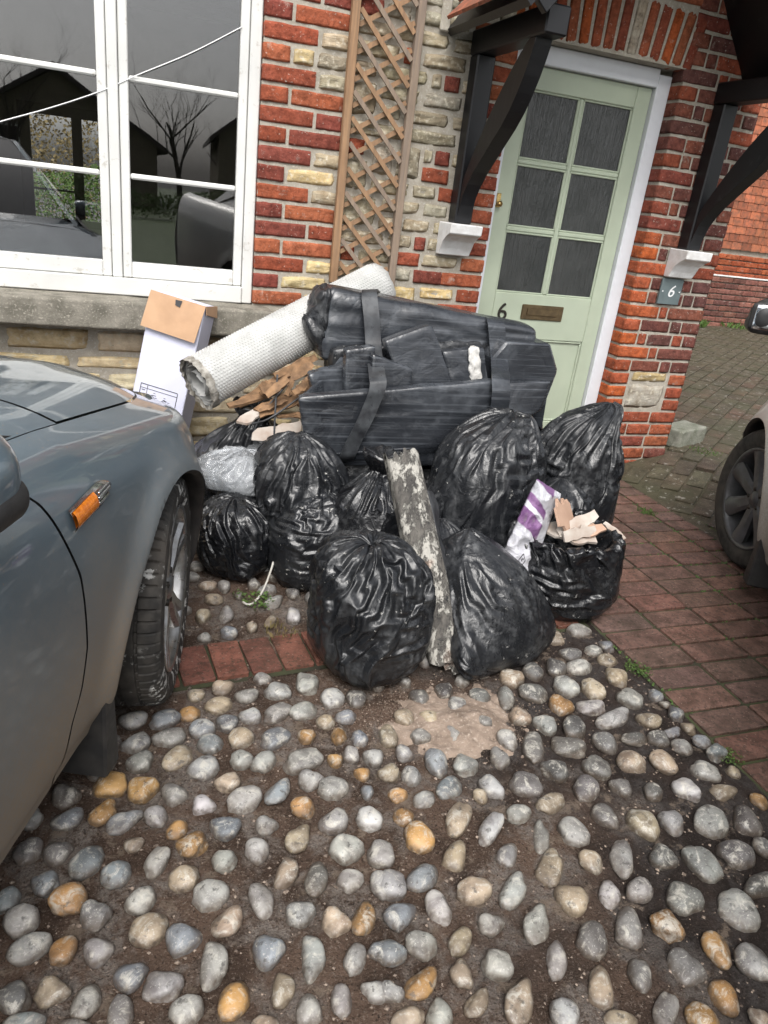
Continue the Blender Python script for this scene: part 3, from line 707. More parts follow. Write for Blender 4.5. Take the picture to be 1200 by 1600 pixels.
def put_stone(x0, x1, z0, z1, pal, yo=0):
    c = vary(.85, 1.15, rnd.choice(pal))
    link('stone', rnd.choice(stn), None, wall, ((x0 + x1) / 2, .008 + yo, (z0 + z1) / 2), (0, rnd.uniform(-.015, .015), 0), (x1 - x0, 1, z1 - z0), c)
J = .0125
PITCH = .0745
# pier beside the window: rows from the bottom
rows = ['S', 'Ht', 'Sh', 'HS', 'Sb', 'HS', 'Sh', 'Ht', 'Sh', 'HS', 'Sb', 'HS', 'Sh', 'Hd', 'Sh', 'HS', 'Sb', 'HS', 'Sb', 'HS', 'Sb', 'HS', 'Sb', 'HS', 'Sb', 'HS']
for i, r in enumerate(rows):
    z0 = .805 + i * PITCH; z1 = z0 + PITCH - J
    col = RED[3] if i in (7, 8, 15) else rnd.choice(RED)
    pal = SY if i < 3 else SG
    if r[0] == 'S':
        put_brick(.560, .785, z0, z1, col)
        if r[1:] == 'b': put_brick(.797, .915, z0, z1, rnd.choice(RED))
        elif r[1:] == 'h': put_stone(.795, .925, z0, z1, SG if i > 5 else SY)
        else: put_stone(.795, .95, z0, z1, SY)
    else:
        put_brick(.560, .672, z0, z1, col)
        if r[1] == 'S': put_brick(.684, .912, z0, z1, rnd.choice(RED))
        elif r[1] == 't': put_stone(.682, .905, z0, z1, SY if i < 9 else SG)
        else: put_stone(.682, .775, z0, z1, SY); put_stone(.785, .925, z0, z1, SG)
# stone field behind the trellis up to the door quoin
field = {}
quoin = {}
for i in range(-12, 30):
    quoin[i] = 1.565 if i % 2 else 1.472
scatter = [(1.305, 1.435, 8, 0), (1.36, 1.43, 9, 3), (1.40, 1.47, 7, 0), (1.225, 1.345, 3, 0), (1.31, 1.365, 4, 3), (1.325, 1.47, 2, 3), (1.16, 1.23, 14, 0), (.955, 1.02, 3, 0), (.94, 1.02, 9, 0), (.95, 1.05, 16, 3), (1.36, 1.43, 13, 3)]
taken = []
for x0, x1, i, c in scatter:
    z0 = .805 + i * PITCH; put_brick(x0, x1, z0, z0 + PITCH - J, RED[c]); taken.append((x0, x1, i))
rs = random.Random(11)
occ = {}
for i in range(-9, 26):
    x = .935; end = quoin[i] - J
    while x < end - .03:
        hit = [t for t in taken if t[2] == i and t[0] - .012 <= x < t[1]]
        if hit: x = hit[0][1] + J; continue
        blk = occ.get(i, [])
        hb = [t for t in blk if t[0] - .005 <= x < t[1]]
        if hb: x = hb[0][1] + J; continue
        w = rs.uniform(.10, .27); lim = end
        for t in taken:
            if t[2] == i and t[0] > x: lim = min(lim, t[0] - J)
        for t in blk:
            if t[0] > x: lim = min(lim, t[0] - J)
        x1 = min(x + w, lim)
        if lim - x1 < .06: x1 = lim
        h = 1
        if rs.random() < .28 and i < 25 and not any(t[2] == i + 1 and t[0] < x1 + .02 and t[1] > x - .02 for t in taken) and x1 < quoin[i + 1] - J and x1 - x > .08:
            h = 2; occ.setdefault(i + 1, []).append((x, x1))
        if x1 - x > .025:
            z0 = .805 + i * PITCH
            put_stone(x, x1, z0 + .002, z0 + h * PITCH - J, (SY if (i < 2 and rs.random() < .8) else SG))
        x = x1 + J
# door quoin, left jamb
for i in range(-11, 17):
    z0 = .805 + i * PITCH; z1 = z0 + PITCH - J
    x0 = quoin[i]
    if i % 2: put_brick(x0, 1.688, z0, z1, rnd.choice(RED))
    else: put_brick(x0, 1.688, z0, z1, rnd.choice(RED))
for i in range(17, 26):
    z0 = .805 + i * PITCH; put_stone(quoin[i] + .01, 1.66, z0, z0 + PITCH - J, SG)
# right pier
OR = [(.46, .115, .036), (.41, .105, .042), (.36, .09, .042)]
MA = [(.17, .062, .048), (.14, .055, .045), (.21, .075, .05), (.125, .055, .048)]
for i in range(-11, 25):
    z0 = .805 + i * PITCH - .004; z1 = z0 + PITCH - J
    zc = (z0 + z1) / 2
    a = (OR if -7 < i < 7 else MA + RED)
    if i in (-4, -5, -6):
        put_brick(2.588, 2.70, z0, z1, rnd.choice(OR)); put_brick(2.985, 3.094, z0, z1, rnd.choice(MA + RED)); continue
    cuts = {0: [2.588, 2.70, 2.90, 2.975, 3.094], 1: [2.588, 2.80, 2.86, 3.094], 2: [2.588, 2.70, 2.765, 2.935, 3.01, 3.094]}[i % 3]
    if i < -6: cuts = [[2.588, 2.78, 2.945, 3.094], [2.588, 2.70, 2.925, 3.094]][i % 2]
    for k in range(len(cuts) - 1):
        pal = a if k == 0 else (OR if (k == 1 and -7 < i < 2 and rnd.random() < .4) else (MA + RED[:1] if i > -7 else RED + MA[:1]))
        put_brick(cuts[k], cuts[k + 1] - (J if k < len(cuts) - 2 else 0), z0, z1, rnd.choice(pal))
zz = .805 - 6 * PITCH
put_stone(2.715, 2.975, zz + .0, zz + 2.05 * PITCH, [(.40, .37, .31)]); put_stone(2.72, 2.97, zz + 2.15 * PITCH, zz + 2.92 * PITCH, [(.48, .38, .2)])
# arch over the door: bricks on end, slightly fanned
for k in range(15):
    t = (k - 7) / 7.0
    xb = 2.137 + t * .455; fan = t * .17
    zb = 2.045 + .012 * (1 - t * t)
    col = (.46, .41, .32) if k == 9 else rnd.choice(RED + OR[:1])
    L = .225
    link('brick', rnd.choice(bms), None, wall, (xb + math.sin(fan) * L / 2, .048, zb + math.cos(fan) * L / 2), (0, fan, 0), (.050, .102, L), vary(.8, 1.0, col))
for j in range(5):
    z0 = 2.30 + j * PITCH
    for k in range(4):
        x0 = 1.72 + k * .235 + (.11 if j % 2 else 0); put_brick(x0, x0 + .222, z0, z0 + PITCH - J, rnd.choice(RED + MA))
# rubble above the window, over the lintel
x = -1.6
for r_ in range(5):
    x = -1.6 + rs.uniform(0, .1)
    while x < .53:
        w = rs.uniform(.16, .34); put_stone(x, min(x + w, .548), 2.20 + r_ * .11, 2.295 + r_ * .11, SG); x += w + .014
# yellow stone below the sill
z = .655
for i, h in enumerate((.115, .072, .10, .095, .12, .1)):
    x = -1.5 + rs.uniform(0, .15); z -= h
    while x < .93:
        w = rs.uniform(.15, .36); put_stone(x, min(x + w, .95), z + .008, z + h - .006, [(.76, .62, .38), (.80, .66, .43), (.70, .57, .34), (.74, .63, .45)]); x += w + .014
# sill
s = slab('window_sill', (-.62, -.045, .738), (1.25, 0, 0), (0, .105, 0), (0, 0, .058), MT['sill'], house, rad=.012, n=40, amp=.004, freq=14, seed=3)
smooth_angle(s, 50)

# window
win = empty('window', (0, 0, 0)); win.parent = house
FY = .035
def frame_bar(name, x0, x1, z0, z1, y0, y1, parent, m='white_paint', bev=.004):
    return box(name, x0, x1, y0, y1, z0, z1, MT[m], parent, bev)
frame_bar('jamb', .512, .558, .80, 2.10, .02, .14, win)
frame_bar('jamb', -.80, -.755, .80, 2.10, .02, .14, win)
frame_bar('bottom_rail', -.7545, .5115, .80, .872, .012, .14, win)
frame_bar('top_rail', -.7545, .5115, 2.035, 2.10, .02, .14, win)
frame_bar('mullion', -.036, .004, .8725, 2.0345, .022, .14, win)
for x0, x1 in ((-.752, -.0385), (.0065, .5095)):
    sw = .036
    frame_bar('sash_stile', x0, x0 + sw, .874, 2.033, .030, .075, win)
    frame_bar('sash_stile', x1 - sw, x1, .874, 2.033, .030, .075, win)
    frame_bar('sash_rail', x0 + sw + .0005, x1 - sw - .0005, .874, .938, .031, .075, win)
    frame_bar('sash_rail', x0 + sw + .0005, x1 - sw - .0005, 1.99, 2.033, .031, .075, win)
    for zb in (1.277, 1.630):
        frame_bar('glazing_bar', x0 + sw + .0005, x1 - sw - .0005, zb - .011, zb + .011, .034, .07, win, bev=.006)
    for z0, z1 in ((.938, 1.266), (1.288, 1.619), (1.641, 1.99)):
        box('pane', x0 + sw - .004, x1 - sw + .004, .052, .0523, z0 - .004, z1 + .004, MT['glass'], win, 0)
# room behind the window with a window in its far wall
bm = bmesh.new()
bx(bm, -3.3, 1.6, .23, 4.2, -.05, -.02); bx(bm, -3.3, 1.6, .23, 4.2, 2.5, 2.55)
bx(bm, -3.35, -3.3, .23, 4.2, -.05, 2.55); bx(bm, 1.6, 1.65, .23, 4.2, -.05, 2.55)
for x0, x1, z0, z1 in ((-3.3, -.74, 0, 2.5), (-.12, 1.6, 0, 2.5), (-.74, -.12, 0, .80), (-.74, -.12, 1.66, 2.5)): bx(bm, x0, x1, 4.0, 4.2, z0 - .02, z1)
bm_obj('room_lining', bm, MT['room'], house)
bm = bmesh.new(); 
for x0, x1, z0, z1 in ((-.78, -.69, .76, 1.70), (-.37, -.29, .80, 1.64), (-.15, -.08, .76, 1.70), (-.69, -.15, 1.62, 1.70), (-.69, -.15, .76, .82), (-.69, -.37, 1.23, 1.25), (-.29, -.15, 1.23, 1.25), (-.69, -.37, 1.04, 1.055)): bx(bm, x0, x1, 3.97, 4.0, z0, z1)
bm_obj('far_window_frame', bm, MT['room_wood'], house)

# door
DY = .112
door = empty('door', (0, 0, 0)); door.parent = house
frame_bar('frame_post', 1.690, 1.742, 0, 2.02, .085, .19, door, 'frame_paint')
frame_bar('frame_post', 2.512, 2.590, 0, 2.02, .085, .19, door, 'frame_paint')
frame_bar('frame_head', 1.7425, 2.5115, 1.962, 2.042, .083, .19, door, 'frame_paint')
frame_bar('stile', 1.745, 1.836, .02, 1.959, DY, .155, door, 'door_paint')
frame_bar('stile', 2.425, 2.509, .02, 1.959, DY, .155, door, 'door_paint')
for z0, z1 in ((1.862, 1.959), (.70, .935), (.02, .24)):
    frame_bar('rail', 1.8365, 2.4245, z0, z1, DY + .0008, .155, door, 'door_paint')
frame_bar('glazing_bar', 2.118, 2.142, .936, 1.861, DY + .004, .15, door, 'door_paint', .006)
for zb in (1.245, 1.553):
    frame_bar('glazing_bar', 1.8365, 2.1175, zb - .012, zb + .012, DY + .005, .15, door, 'door_paint', .006)
    frame_bar('glazing_bar', 2.1425, 2.4245, zb - .012, zb + .012, DY + .005, .15, door, 'door_paint', .006)
for x0, x1 in ((1.8365, 2.118), (2.142, 2.4245)):
    for z0, z1 in ((.935, 1.233), (1.257, 1.541), (1.565, 1.862)):
        box('pane', x0, x1, DY + .018, DY + .022, z0, z1, MT['reeded'], door, 0)
        bm = bmesh.new()
        w = .009
        for a in ((x0, x1, z0, z0 + w), (x0, x1, z1 - w, z1), (x0, x0 + w, z0 + w, z1 - w), (x1 - w, x1, z0 + w, z1 - w)):
            bx(bm, a[0], a[1], DY + .007, DY + .0175, a[2], a[3], .003)
        bm_obj('pane_bead', bm, MT['door_paint'], door)
frame_bar('muntin', 2.085, 2.165, .2405, .6995, DY + .001, .155, door, 'door_paint')
for x0, x1 in ((1.8365, 2.0845), (2.1655, 2.4245)):
    box('panel', x0, x1, DY + .016, DY + .03, .2405, .6995, MT['door_paint'], door, 0)
    bm = bmesh.new(); w = .012
    for a in ((x0, x1, .2405, .2405 + w), (x0, x1, .6995 - w, .6995), (x0, x0 + w, .2525, .6875), (x1 - w, x1, .2525, .6875)): bx(bm, a[0], a[1], DY + .005, DY + .0155, a[2], a[3], .004)
    bm_obj('panel_moulding', bm, MT['door_paint'], door)
box('letterbox', 2.005, 2.258, DY - .008, DY + .004, .805, .883, MT['brass'], door, .004)
box('letter_flap', 2.035, 2.228, DY - .013, DY - .0085, .828, .866, MT['brass'], door, .003)
text_mesh('numeral', '6', .125, MT['dark_metal'], door, (1.893, DY - .002, .833), (R(90), 0, 0), depth=.003)
box('lock_plate', 1.752, 1.776, DY - .006, DY + .002, 1.335, 1.40, MT['bright_brass'], door, .003)
tube('lock_knob', [(1.763, DY - .03, 1.352), (1.763, DY - .006, 1.352)], [.014, .012], MT['bright_brass'], door, 12)
box('threshold', 1.70, 2.58, -.03, .19, -.03, .02, MT['sill'], door, .008)
# number plate on the pier
sg = empty('house_number_plate', (2.822, -.012, 1.024), 0, 'grey slate number plate with a white 6 below the corbel', 'number plate')
box('plate', -.07, .07, -.006, .006, -.068, .068, MT['slate'], sg, .002)
text_mesh('numeral', '6', .088, MT['white_print'], sg, (0, -.007, 0), (R(90), 0, 0), shear=.25)
for sx in (-1, 1): tube('screw', [(sx * .055, -.006, 0), (sx * .055, -.009, 0)], .004, MT['white_print'], sg, 8)

# ---------------------------------------------------------------- porch
porch = empty('porch_canopy', (0, 0, 0), 0, 'black timber gabled porch with clay tiles on curved brackets over the door', 'porch')
def brace_poly(n=16, up=True):
    A = [(-.07, 1.36), (-.12, 1.47), (-.24, 1.64), (-.36, 1.78), (-.47, 1.885), (-.53, 1.93)]
    B = [(-.086, 1.25), (-.10, 1.33), (-.155, 1.425), (-.29, 1.545), (-.43, 1.665), (-.52, 1.79), (-.57, 1.90), (-.575, 1.93)]
    a = catmull(A, n); b = catmull(B, n)
    return [tuple(p) for p in a] + [tuple(p) for p in b[::-1]]
for x0, x1 in ((1.462, 1.548), (2.798, 2.884)):
    box('wall_post', x0, x1, -.088, -.004, 1.245, 1.925, MT['black_paint'], porch, .006)
    box('plate_beam', x0 - .004, x1 + .004, -.66, .0, 1.9255, 2.02, MT['black_paint'], porch, .006)
    prism('brace', brace_poly(), 'x', x0 + .008, x1 - .008, MT['black_paint'], porch, .003)
    # white corbel under the post, concave profile
    xm = (x0 + x1) / 2
    prof = [(-.004, 1.10), (-.045, 1.10), (-.055, 1.13), (-.075, 1.165), (-.11, 1.19), (-.15, 1.20), (-.155, 1.244), (-.004, 1.244)]
    prism('corbel', prof, 'x', xm - .085, xm + .075, MT['corbel'], porch, .004)
box('tie_beam', 1.5525, 2.7935, -.62, -.53, 2.30, 2.39, MT['black_paint'], porch, .006)
ridge = (2.173, 2.02 + 1.43 * .70)
for sgn in (-1, 1):
    xe = ridge[0] + sgn * .84; ze = 2.0
    prism('roof_board', [(ridge[0], ridge[1] - .0), (ridge[0], ridge[1] + .03), (xe + sgn * .0, ze + .0), (xe - sgn * .025, ze - .02)], 'y', -.72, -.002, MT['black_paint'], porch)
    for k in range(4):
        t = .06 + k * .3; xx = ridge[0] + sgn * .80 * (1 - t * .98)
    dv = Vector((ridge[0] - xe, 0, ridge[1] - ze)); Ls = dv.length; dv.normalize(); nv = Vector((-sgn * -1 * dv.z, 0, -sgn * 1 * -dv.x)) ; nv = Vector((dv.z * sgn, 0, -dv.x * sgn))
    tm = brick_mesh('roof_tile', MT['tile'], .02, 3, .05)
    for r in range(10):
        for c in range(5):
            p = Vector((xe, 0, ze)) + dv * (r * .105 + .075) + nv * .042
            y = -.66 + c * .15 + (.07 if r % 2 else 0)
            if y > -.07: continue
            link('roof_tile', tm, None, porch, (p.x, y, p.z), (0, -math.atan2(dv.z, dv.x) + R(5 * -sgn), 0), (.19, .142, .013), vary(.7, 1.3, (1, 1, 1)))
    bar('rafter', (xe - sgn * .06, -.69, ze + .0), (ridge[0] + sgn * .01, -.69, ridge[1] - .06), .035, .09, MT['black_paint'], porch, up=(0, 0, 1))
box('lead_flashing', 1.30, 1.345, -.02, -.004, 1.99, 2.4, MT['mortar'], porch, .006)
# downpipe on the house corner
dpipe = tube('downpipe', [(3.118, .06, .14), (3.118, .06, 3.1)], .02, MT['plastic'], None, 12); tag(dpipe, 'thin dark downpipe on the house corner beside the pier', 'downpipe')

# ---------------------------------------------------------------- trellis
tre = empty('trellis_panel', (0, 0, 0), 0, 'tall narrow diamond lattice trellis of brown timber on the wall', 'trellis')
box('upright', .905, .939, -.045, -.012, .93, 2.75, MT['trellis'], tre, .002)
box('upright', 1.186, 1.220, -.045, -.012, .93, 2.75, MT['trellis_grey'], tre, .002)
def clip_lath(x0, z0, sl):
    pts = []
    for x in (.9425, 1.1825): pts.append((x, z0 + sl * (x - x0)))
    return pts
for k in range(-4, 20):
    z0 = .955 + k * .0985
    for sl, y, mk in ((-1.03, -.033, 'trellis_grey' if k % 2 else 'trellis'), (.60, -.022, 'trellis')):
        (xa, za), (xb, zb) = clip_lath(.94, z0 + (.01 if sl > 0 else .07), sl)
        if min(za, zb) < .935:
            if max(za, zb) < .99: continue
            f = (.935 - za) / (zb - za)
            if za < zb: xa, za = xa + f * (xb - xa), .935
            else: xb, zb = xa + f * (xb - xa), .935
        bar('lath', (xa, y, za), (xb, y, zb), .009, .0185, MT[mk], tre, up=(-sl, 0, 1), bev=0)
# ---------------------------------------------------------------- outbuilding at the end of the drive
ob = empty('outbuilding', (7.5, 5.0, .1), 0, 'red brick outbuilding with tile hung upper wall beyond the drive', 'building')
OX0, OX1 = -1.6, 4.0
w2 = box('wall', OX0, OX1, .02, 2.5, -.2, 3.6, MT['mortar'], ob, 0)
for r in range(14):
    z0 = .0 + r * .075
    x = OX0 + (0 if r % 2 else -.11)
    while x < 2.6:
        if x > -1.2:
            low = r < 10
            c = rnd.choice([(.20, .085, .065), (.16, .075, .062), (.24, .11, .085)] if low else [(.33, .085, .038), (.36, .10, .045), (.30, .08, .04)])
            if in_view(7.5 + x, 5.0, .1 + z0, 160): link('brick', rnd.choice(bms), None, w2, (x + .11, .04, z0 + .032), None, (.215, .1, .065), vary(.8, 1.15, c))
        x += .225
box('white_line', OX0, OX1, -.013, .02, .752, .772, MT['corbel'], ob, .003)
tmh = brick_mesh('hung_tile', MT['tile'], .02, 9, .05)
for r in range(26):
    for c in range(26):
        x = -1.55 + c * .168 + (.084 if r % 2 else 0); z = 1.12 + r * .098
        if in_view(7.5 + x, 4.95, .1 + z, 110):
            link('hung_tile', tmh, None, ob, (x, -.012, z + .05), (R(-5), 0, 0), (.162, .014, .125), vary(.7, 1.35, (1.35, 1.25, 1.1)))
# ---------------------------------------------------------------- cars
UW, ZW, RA, RT = .385, .312, .338, .306      # front wheel centre, arch radius, tyre radius
UR = -2.36
HALF = .87
def top_h(u):
    u = np.asarray(u, float)
    return np.where(u > 0, .862 - .165 * u - .05 * np.clip(u - .6, 0, None) ** 2 * 4, .862 - .10 * u - .045 * np.clip(-u - .5, 0, 1.2))
def taper(u):
    u = np.asarray(u, float)
    return .85 * np.clip(u - .5, 0, None) ** 2 + 9 * np.clip(u - .84, 0, None) ** 3 + .12 * np.clip(-2.9 - u, 0, None) ** 2 * 2
def gap_v(u): return -.062 - .06 * np.clip(u, 0, None)
def section(u, n):
    """right-hand flank section at station u: n points (v, w) from the sill to the bonnet gap"""
    t = float(top_h(u)); ta = float(taper(u)); g = float(gap_v(u))
    pts = [(-.12, .155), (-.015, .165), (.012, .215), (.036, .275), (.058, .40), (.070, .52), (.072, t - .24), (.060, t - .135), (.040, t - .075), (.0, t - .025), (g, t)]
    p = catmull(pts, n)
    d = np.hypot(u - UW, p[:, 1] - ZW); d2 = np.hypot(u - UR, p[:, 1] - ZW)
    p[:, 0] += .020 * np.exp(-((d - RA) / .045) ** 2) * (p[:, 1] < .74) + .020 * np.exp(-((d2 - RA) / .045) ** 2) * (p[:, 1] < .74)
    p[:, 0] -= ta * np.clip((p[:, 1] + .4) / .9, .6, 1.0)
    return p
GAPW = [(.15, -.150), (.25, -.150), (.337, -.142), (.40, -.115), (.49, -.103), (.65, -.121), (.80, -.180), (.885, -.257), (1.0, -.34)]
def door_gap(w): return np.interp(w, [g[0] for g in GAPW], [g[1] for g in GAPW])
def flank(name, ua, ub, side, m, parent, n=120, ns=70, inset=.0035, arch=None):
    """panel between stations; ua / ub are numbers or 'gap' (the curved door gap)"""
    base = section(-.1, ns)
    V = []; UWs = []
    for i in range(n):
        t = i / (n - 1)
        row = []
        # stations follow the gap curve, evaluated by height
        for j in range(ns):
            w = base[j, 1]
            a = door_gap(w) + inset if ua == 'gap' else ua + inset
            b = door_gap(w) - inset if ub == 'gap' else ub - inset
            row.append(a + (b - a) * t)
        row = np.array(row)
        UWs.append(row)
    U = np.array(UWs)
    # sections are evaluated on a dense table and interpolated
    us = np.linspace(U.min(), U.max(), 220); T = np.array([section(u, ns) for u in us])
    V = np.zeros((n, ns, 3)); keep = np.ones((n, ns), bool)
    for j in range(ns):
        V[:, j, 0] = U[:, j]
        V[:, j, 1] = np.interp(U[:, j], us, T[:, j, 0]); V[:, j, 2] = np.interp(U[:, j], us, T[:, j, 1])
    inside = np.zeros((n, ns), bool)
    if arch is not None:
        d = np.hypot(V[..., 0] - arch, V[..., 2] - ZW); low = (V[..., 2] < ZW)
        # below the axle the opening runs straight down
        dd = np.where(low, np.abs(V[..., 0] - arch), d)
        inside = dd < RA
    flat = V.reshape(-1, 3).copy(); ins = inside.reshape(-1)
    F = [f for f in grid_faces(n, ns) if not all(ins[i] for i in f)]
    for i in set(k for f in F for k in f):
        if ins[i]:
            x, z = flat[i, 0] - arch, flat[i, 2] - ZW
            if z < 0: flat[i, 0] = arch + math.copysign(RA, x)
            else:
                L = math.hypot(x, z) or 1; flat[i, 0] = arch + x / L * RA; flat[i, 2] = ZW + z / L * RA
    used = sorted(set(k for f in F for k in f)); mp = {k: i for i, k in enumerate(used)}
    Vw = [(flat[k, 0], side * (HALF + flat[k, 1]), flat[k, 2]) for k in used]
    F = [tuple(mp[k] for k in f) for f in F]
    if side > 0: F = [f[::-1] for f in F]
    return mesh(name, Vw, F, m, parent, smooth=True)
def arch_lip(u0, side, parent):
    V = []; n = 60
    for i in range(n):
        a = R(-28) + (R(208) + R(28)) * i / (n - 1) * 1.0
        a = R(-28) + R(236) * i / (n - 1)
        x = u0 + RA * math.cos(a); z = ZW + RA * math.sin(a)
        if z < ZW: x = u0 + math.copysign(RA, math.cos(a))
        sec = section(x, 70); v = float(np.interp(z, sec[:60, 1], sec[:60, 0]))
        for k, (dv, dr) in enumerate(((-.0005, 0), (-.012, .010), (-.03, .004), (-.30, .03))):
            rr = (RA - dr) / RA if k < 3 else 1.06
            V.append((u0 + (x - u0) * rr, side * (HALF + v + dv), ZW + (z - ZW) * rr))
    return mesh('wheel_arch_liner', V, grid_faces(n, 4), MT['plastic'], parent, smooth=True)
def wheel(parent, x, y, side, steer, style):
    w = empty('wheel', (x, y, ZW), steer); w.parent = parent
    # tyre with ribs and sipes; local y points outwards when side is +1
    n = 480; tw = .205
    prof = [(.215, .092), (.235, .100), (.262, .104), (.285, .100), (.297, .090), (.303, .076), (.305, .060), (.305, .052), (.299, .050), (.299, .044), (.306, .042), (.306, .008), (.2985, .006), (.2985, -.006), (.306, -.008), (.306, -.042), (.299, -.044), (.299, -.050), (.305, -.052), (.305, -.06), (.303, -.076), (.297, -.09), (.285, -.10), (.262, -.104), (.235, -.10), (.215, -.092)]
    V = []
    for k, (r, t) in enumerate(prof):
        for i in range(n):
            a = 2 * math.pi * i / n
            rr = r
            if r > .295 and (abs(t) > .048 or .01 < abs(t) < .041):
                ph = (i + (3 if t > 0 else 0)) % 7
                if ph == 0: rr = r - .005
            V.append((rr * math.cos(a), side * t, rr * math.sin(a)))
    F = grid_faces(len(prof), n, True)
    if side < 0: F = [f[::-1] for f in F]
    ty = mesh('tyre', V, F, MT['rubber'] if style == 'alloy' else MT['plain_rubber'], w); smooth_angle(ty, 28)
    al = MT['alloy'] if style == 'alloy' else MT['dark_alloy']
    lathe('rim', [(.216, side * .090), (.222, side * .096), (.218, side * .099), (.208, side * .094), (.203, side * .082), (.200, side * .05), (.196, side * -.06), (.215, side * -.092)], al, w, 64)
    lathe('brake_disc', [(.02, side * .01), (.15, side * .012), (.152, side * .0), (.19, side * -.03)], MT['disc'], w, 40)
    ns = 5 if style == 'alloy' else 7
    for k in range(ns):
        a = 2 * math.pi * k / ns + .35
        for off in ((-.075, .075) if style == 'alloy' else (0,)):
            bm = bmesh.new()
            hw = (.016, .021) if style == 'alloy' else (.030, .047)
            rs_ = [(.035, .074, hw[0]), (.09, .078, hw[0] * 1.05), (.15, .080, (hw[0] + hw[1]) / 2), (.206, .088, hw[1])]
            ring = []
            for r, t, h in rs_:
                th = a + off * (1 + r * 3.2); tx, tz = -math.sin(th), math.cos(th)
                c = Vector((r * math.cos(th), side * t, r * math.sin(th)))
                u = Vector((tx, 0, tz))
                q = [c - u * h + Vector((0, side * -.006, 0)), c - u * h * .55 + Vector((0, side * .006, 0)), c + u * h * .55 + Vector((0, side * .006, 0)), c + u * h + Vector((0, side * -.006, 0)), c + u * h * .8 + Vector((0, side * -.03, 0)), c - u * h * .8 + Vector((0, side * -.03, 0))]
                ring.append([bm.verts.new(p) for p in q])
            for p, q in zip(ring, ring[1:]):
                for i in range(6): bm.faces.new((p[i], p[(i + 1) % 6], q[(i + 1) % 6], q[i]))
            bm.faces.new(ring[0][::-1]); bm.faces.new(ring[-1])
            smooth_angle(bm_obj('spoke', bm, al, w), 35)
    lathe('hub', [(.001, side * .088), (.026, side * .087), (.032, side * .08), (.05, side * .074), (.062, side * .06), (.07, side * .03)], al, w, 32)
    for k in range(5):
        a = 2 * math.pi * k / 5; c = Vector((.045 * math.cos(a), 0, .045 * math.sin(a)))
        tube('wheel_nut', [c + Vector((0, side * .06, 0)), c + Vector((0, side * .084, 0))], [.010, .009], MT['dark_metal'], w, 6)
    return w
def hood_z(u, v):
    g = gap_v(u) - taper(u); inn = np.clip(g - v, 0, None)
    return top_h(u) + .050 * (1 - np.exp(-inn / .10)) + .022 * np.clip(inn / .75, 0, 1) + .006 * np.exp(-((v + .42) / .06) ** 2) * (np.asarray(u) > .1)
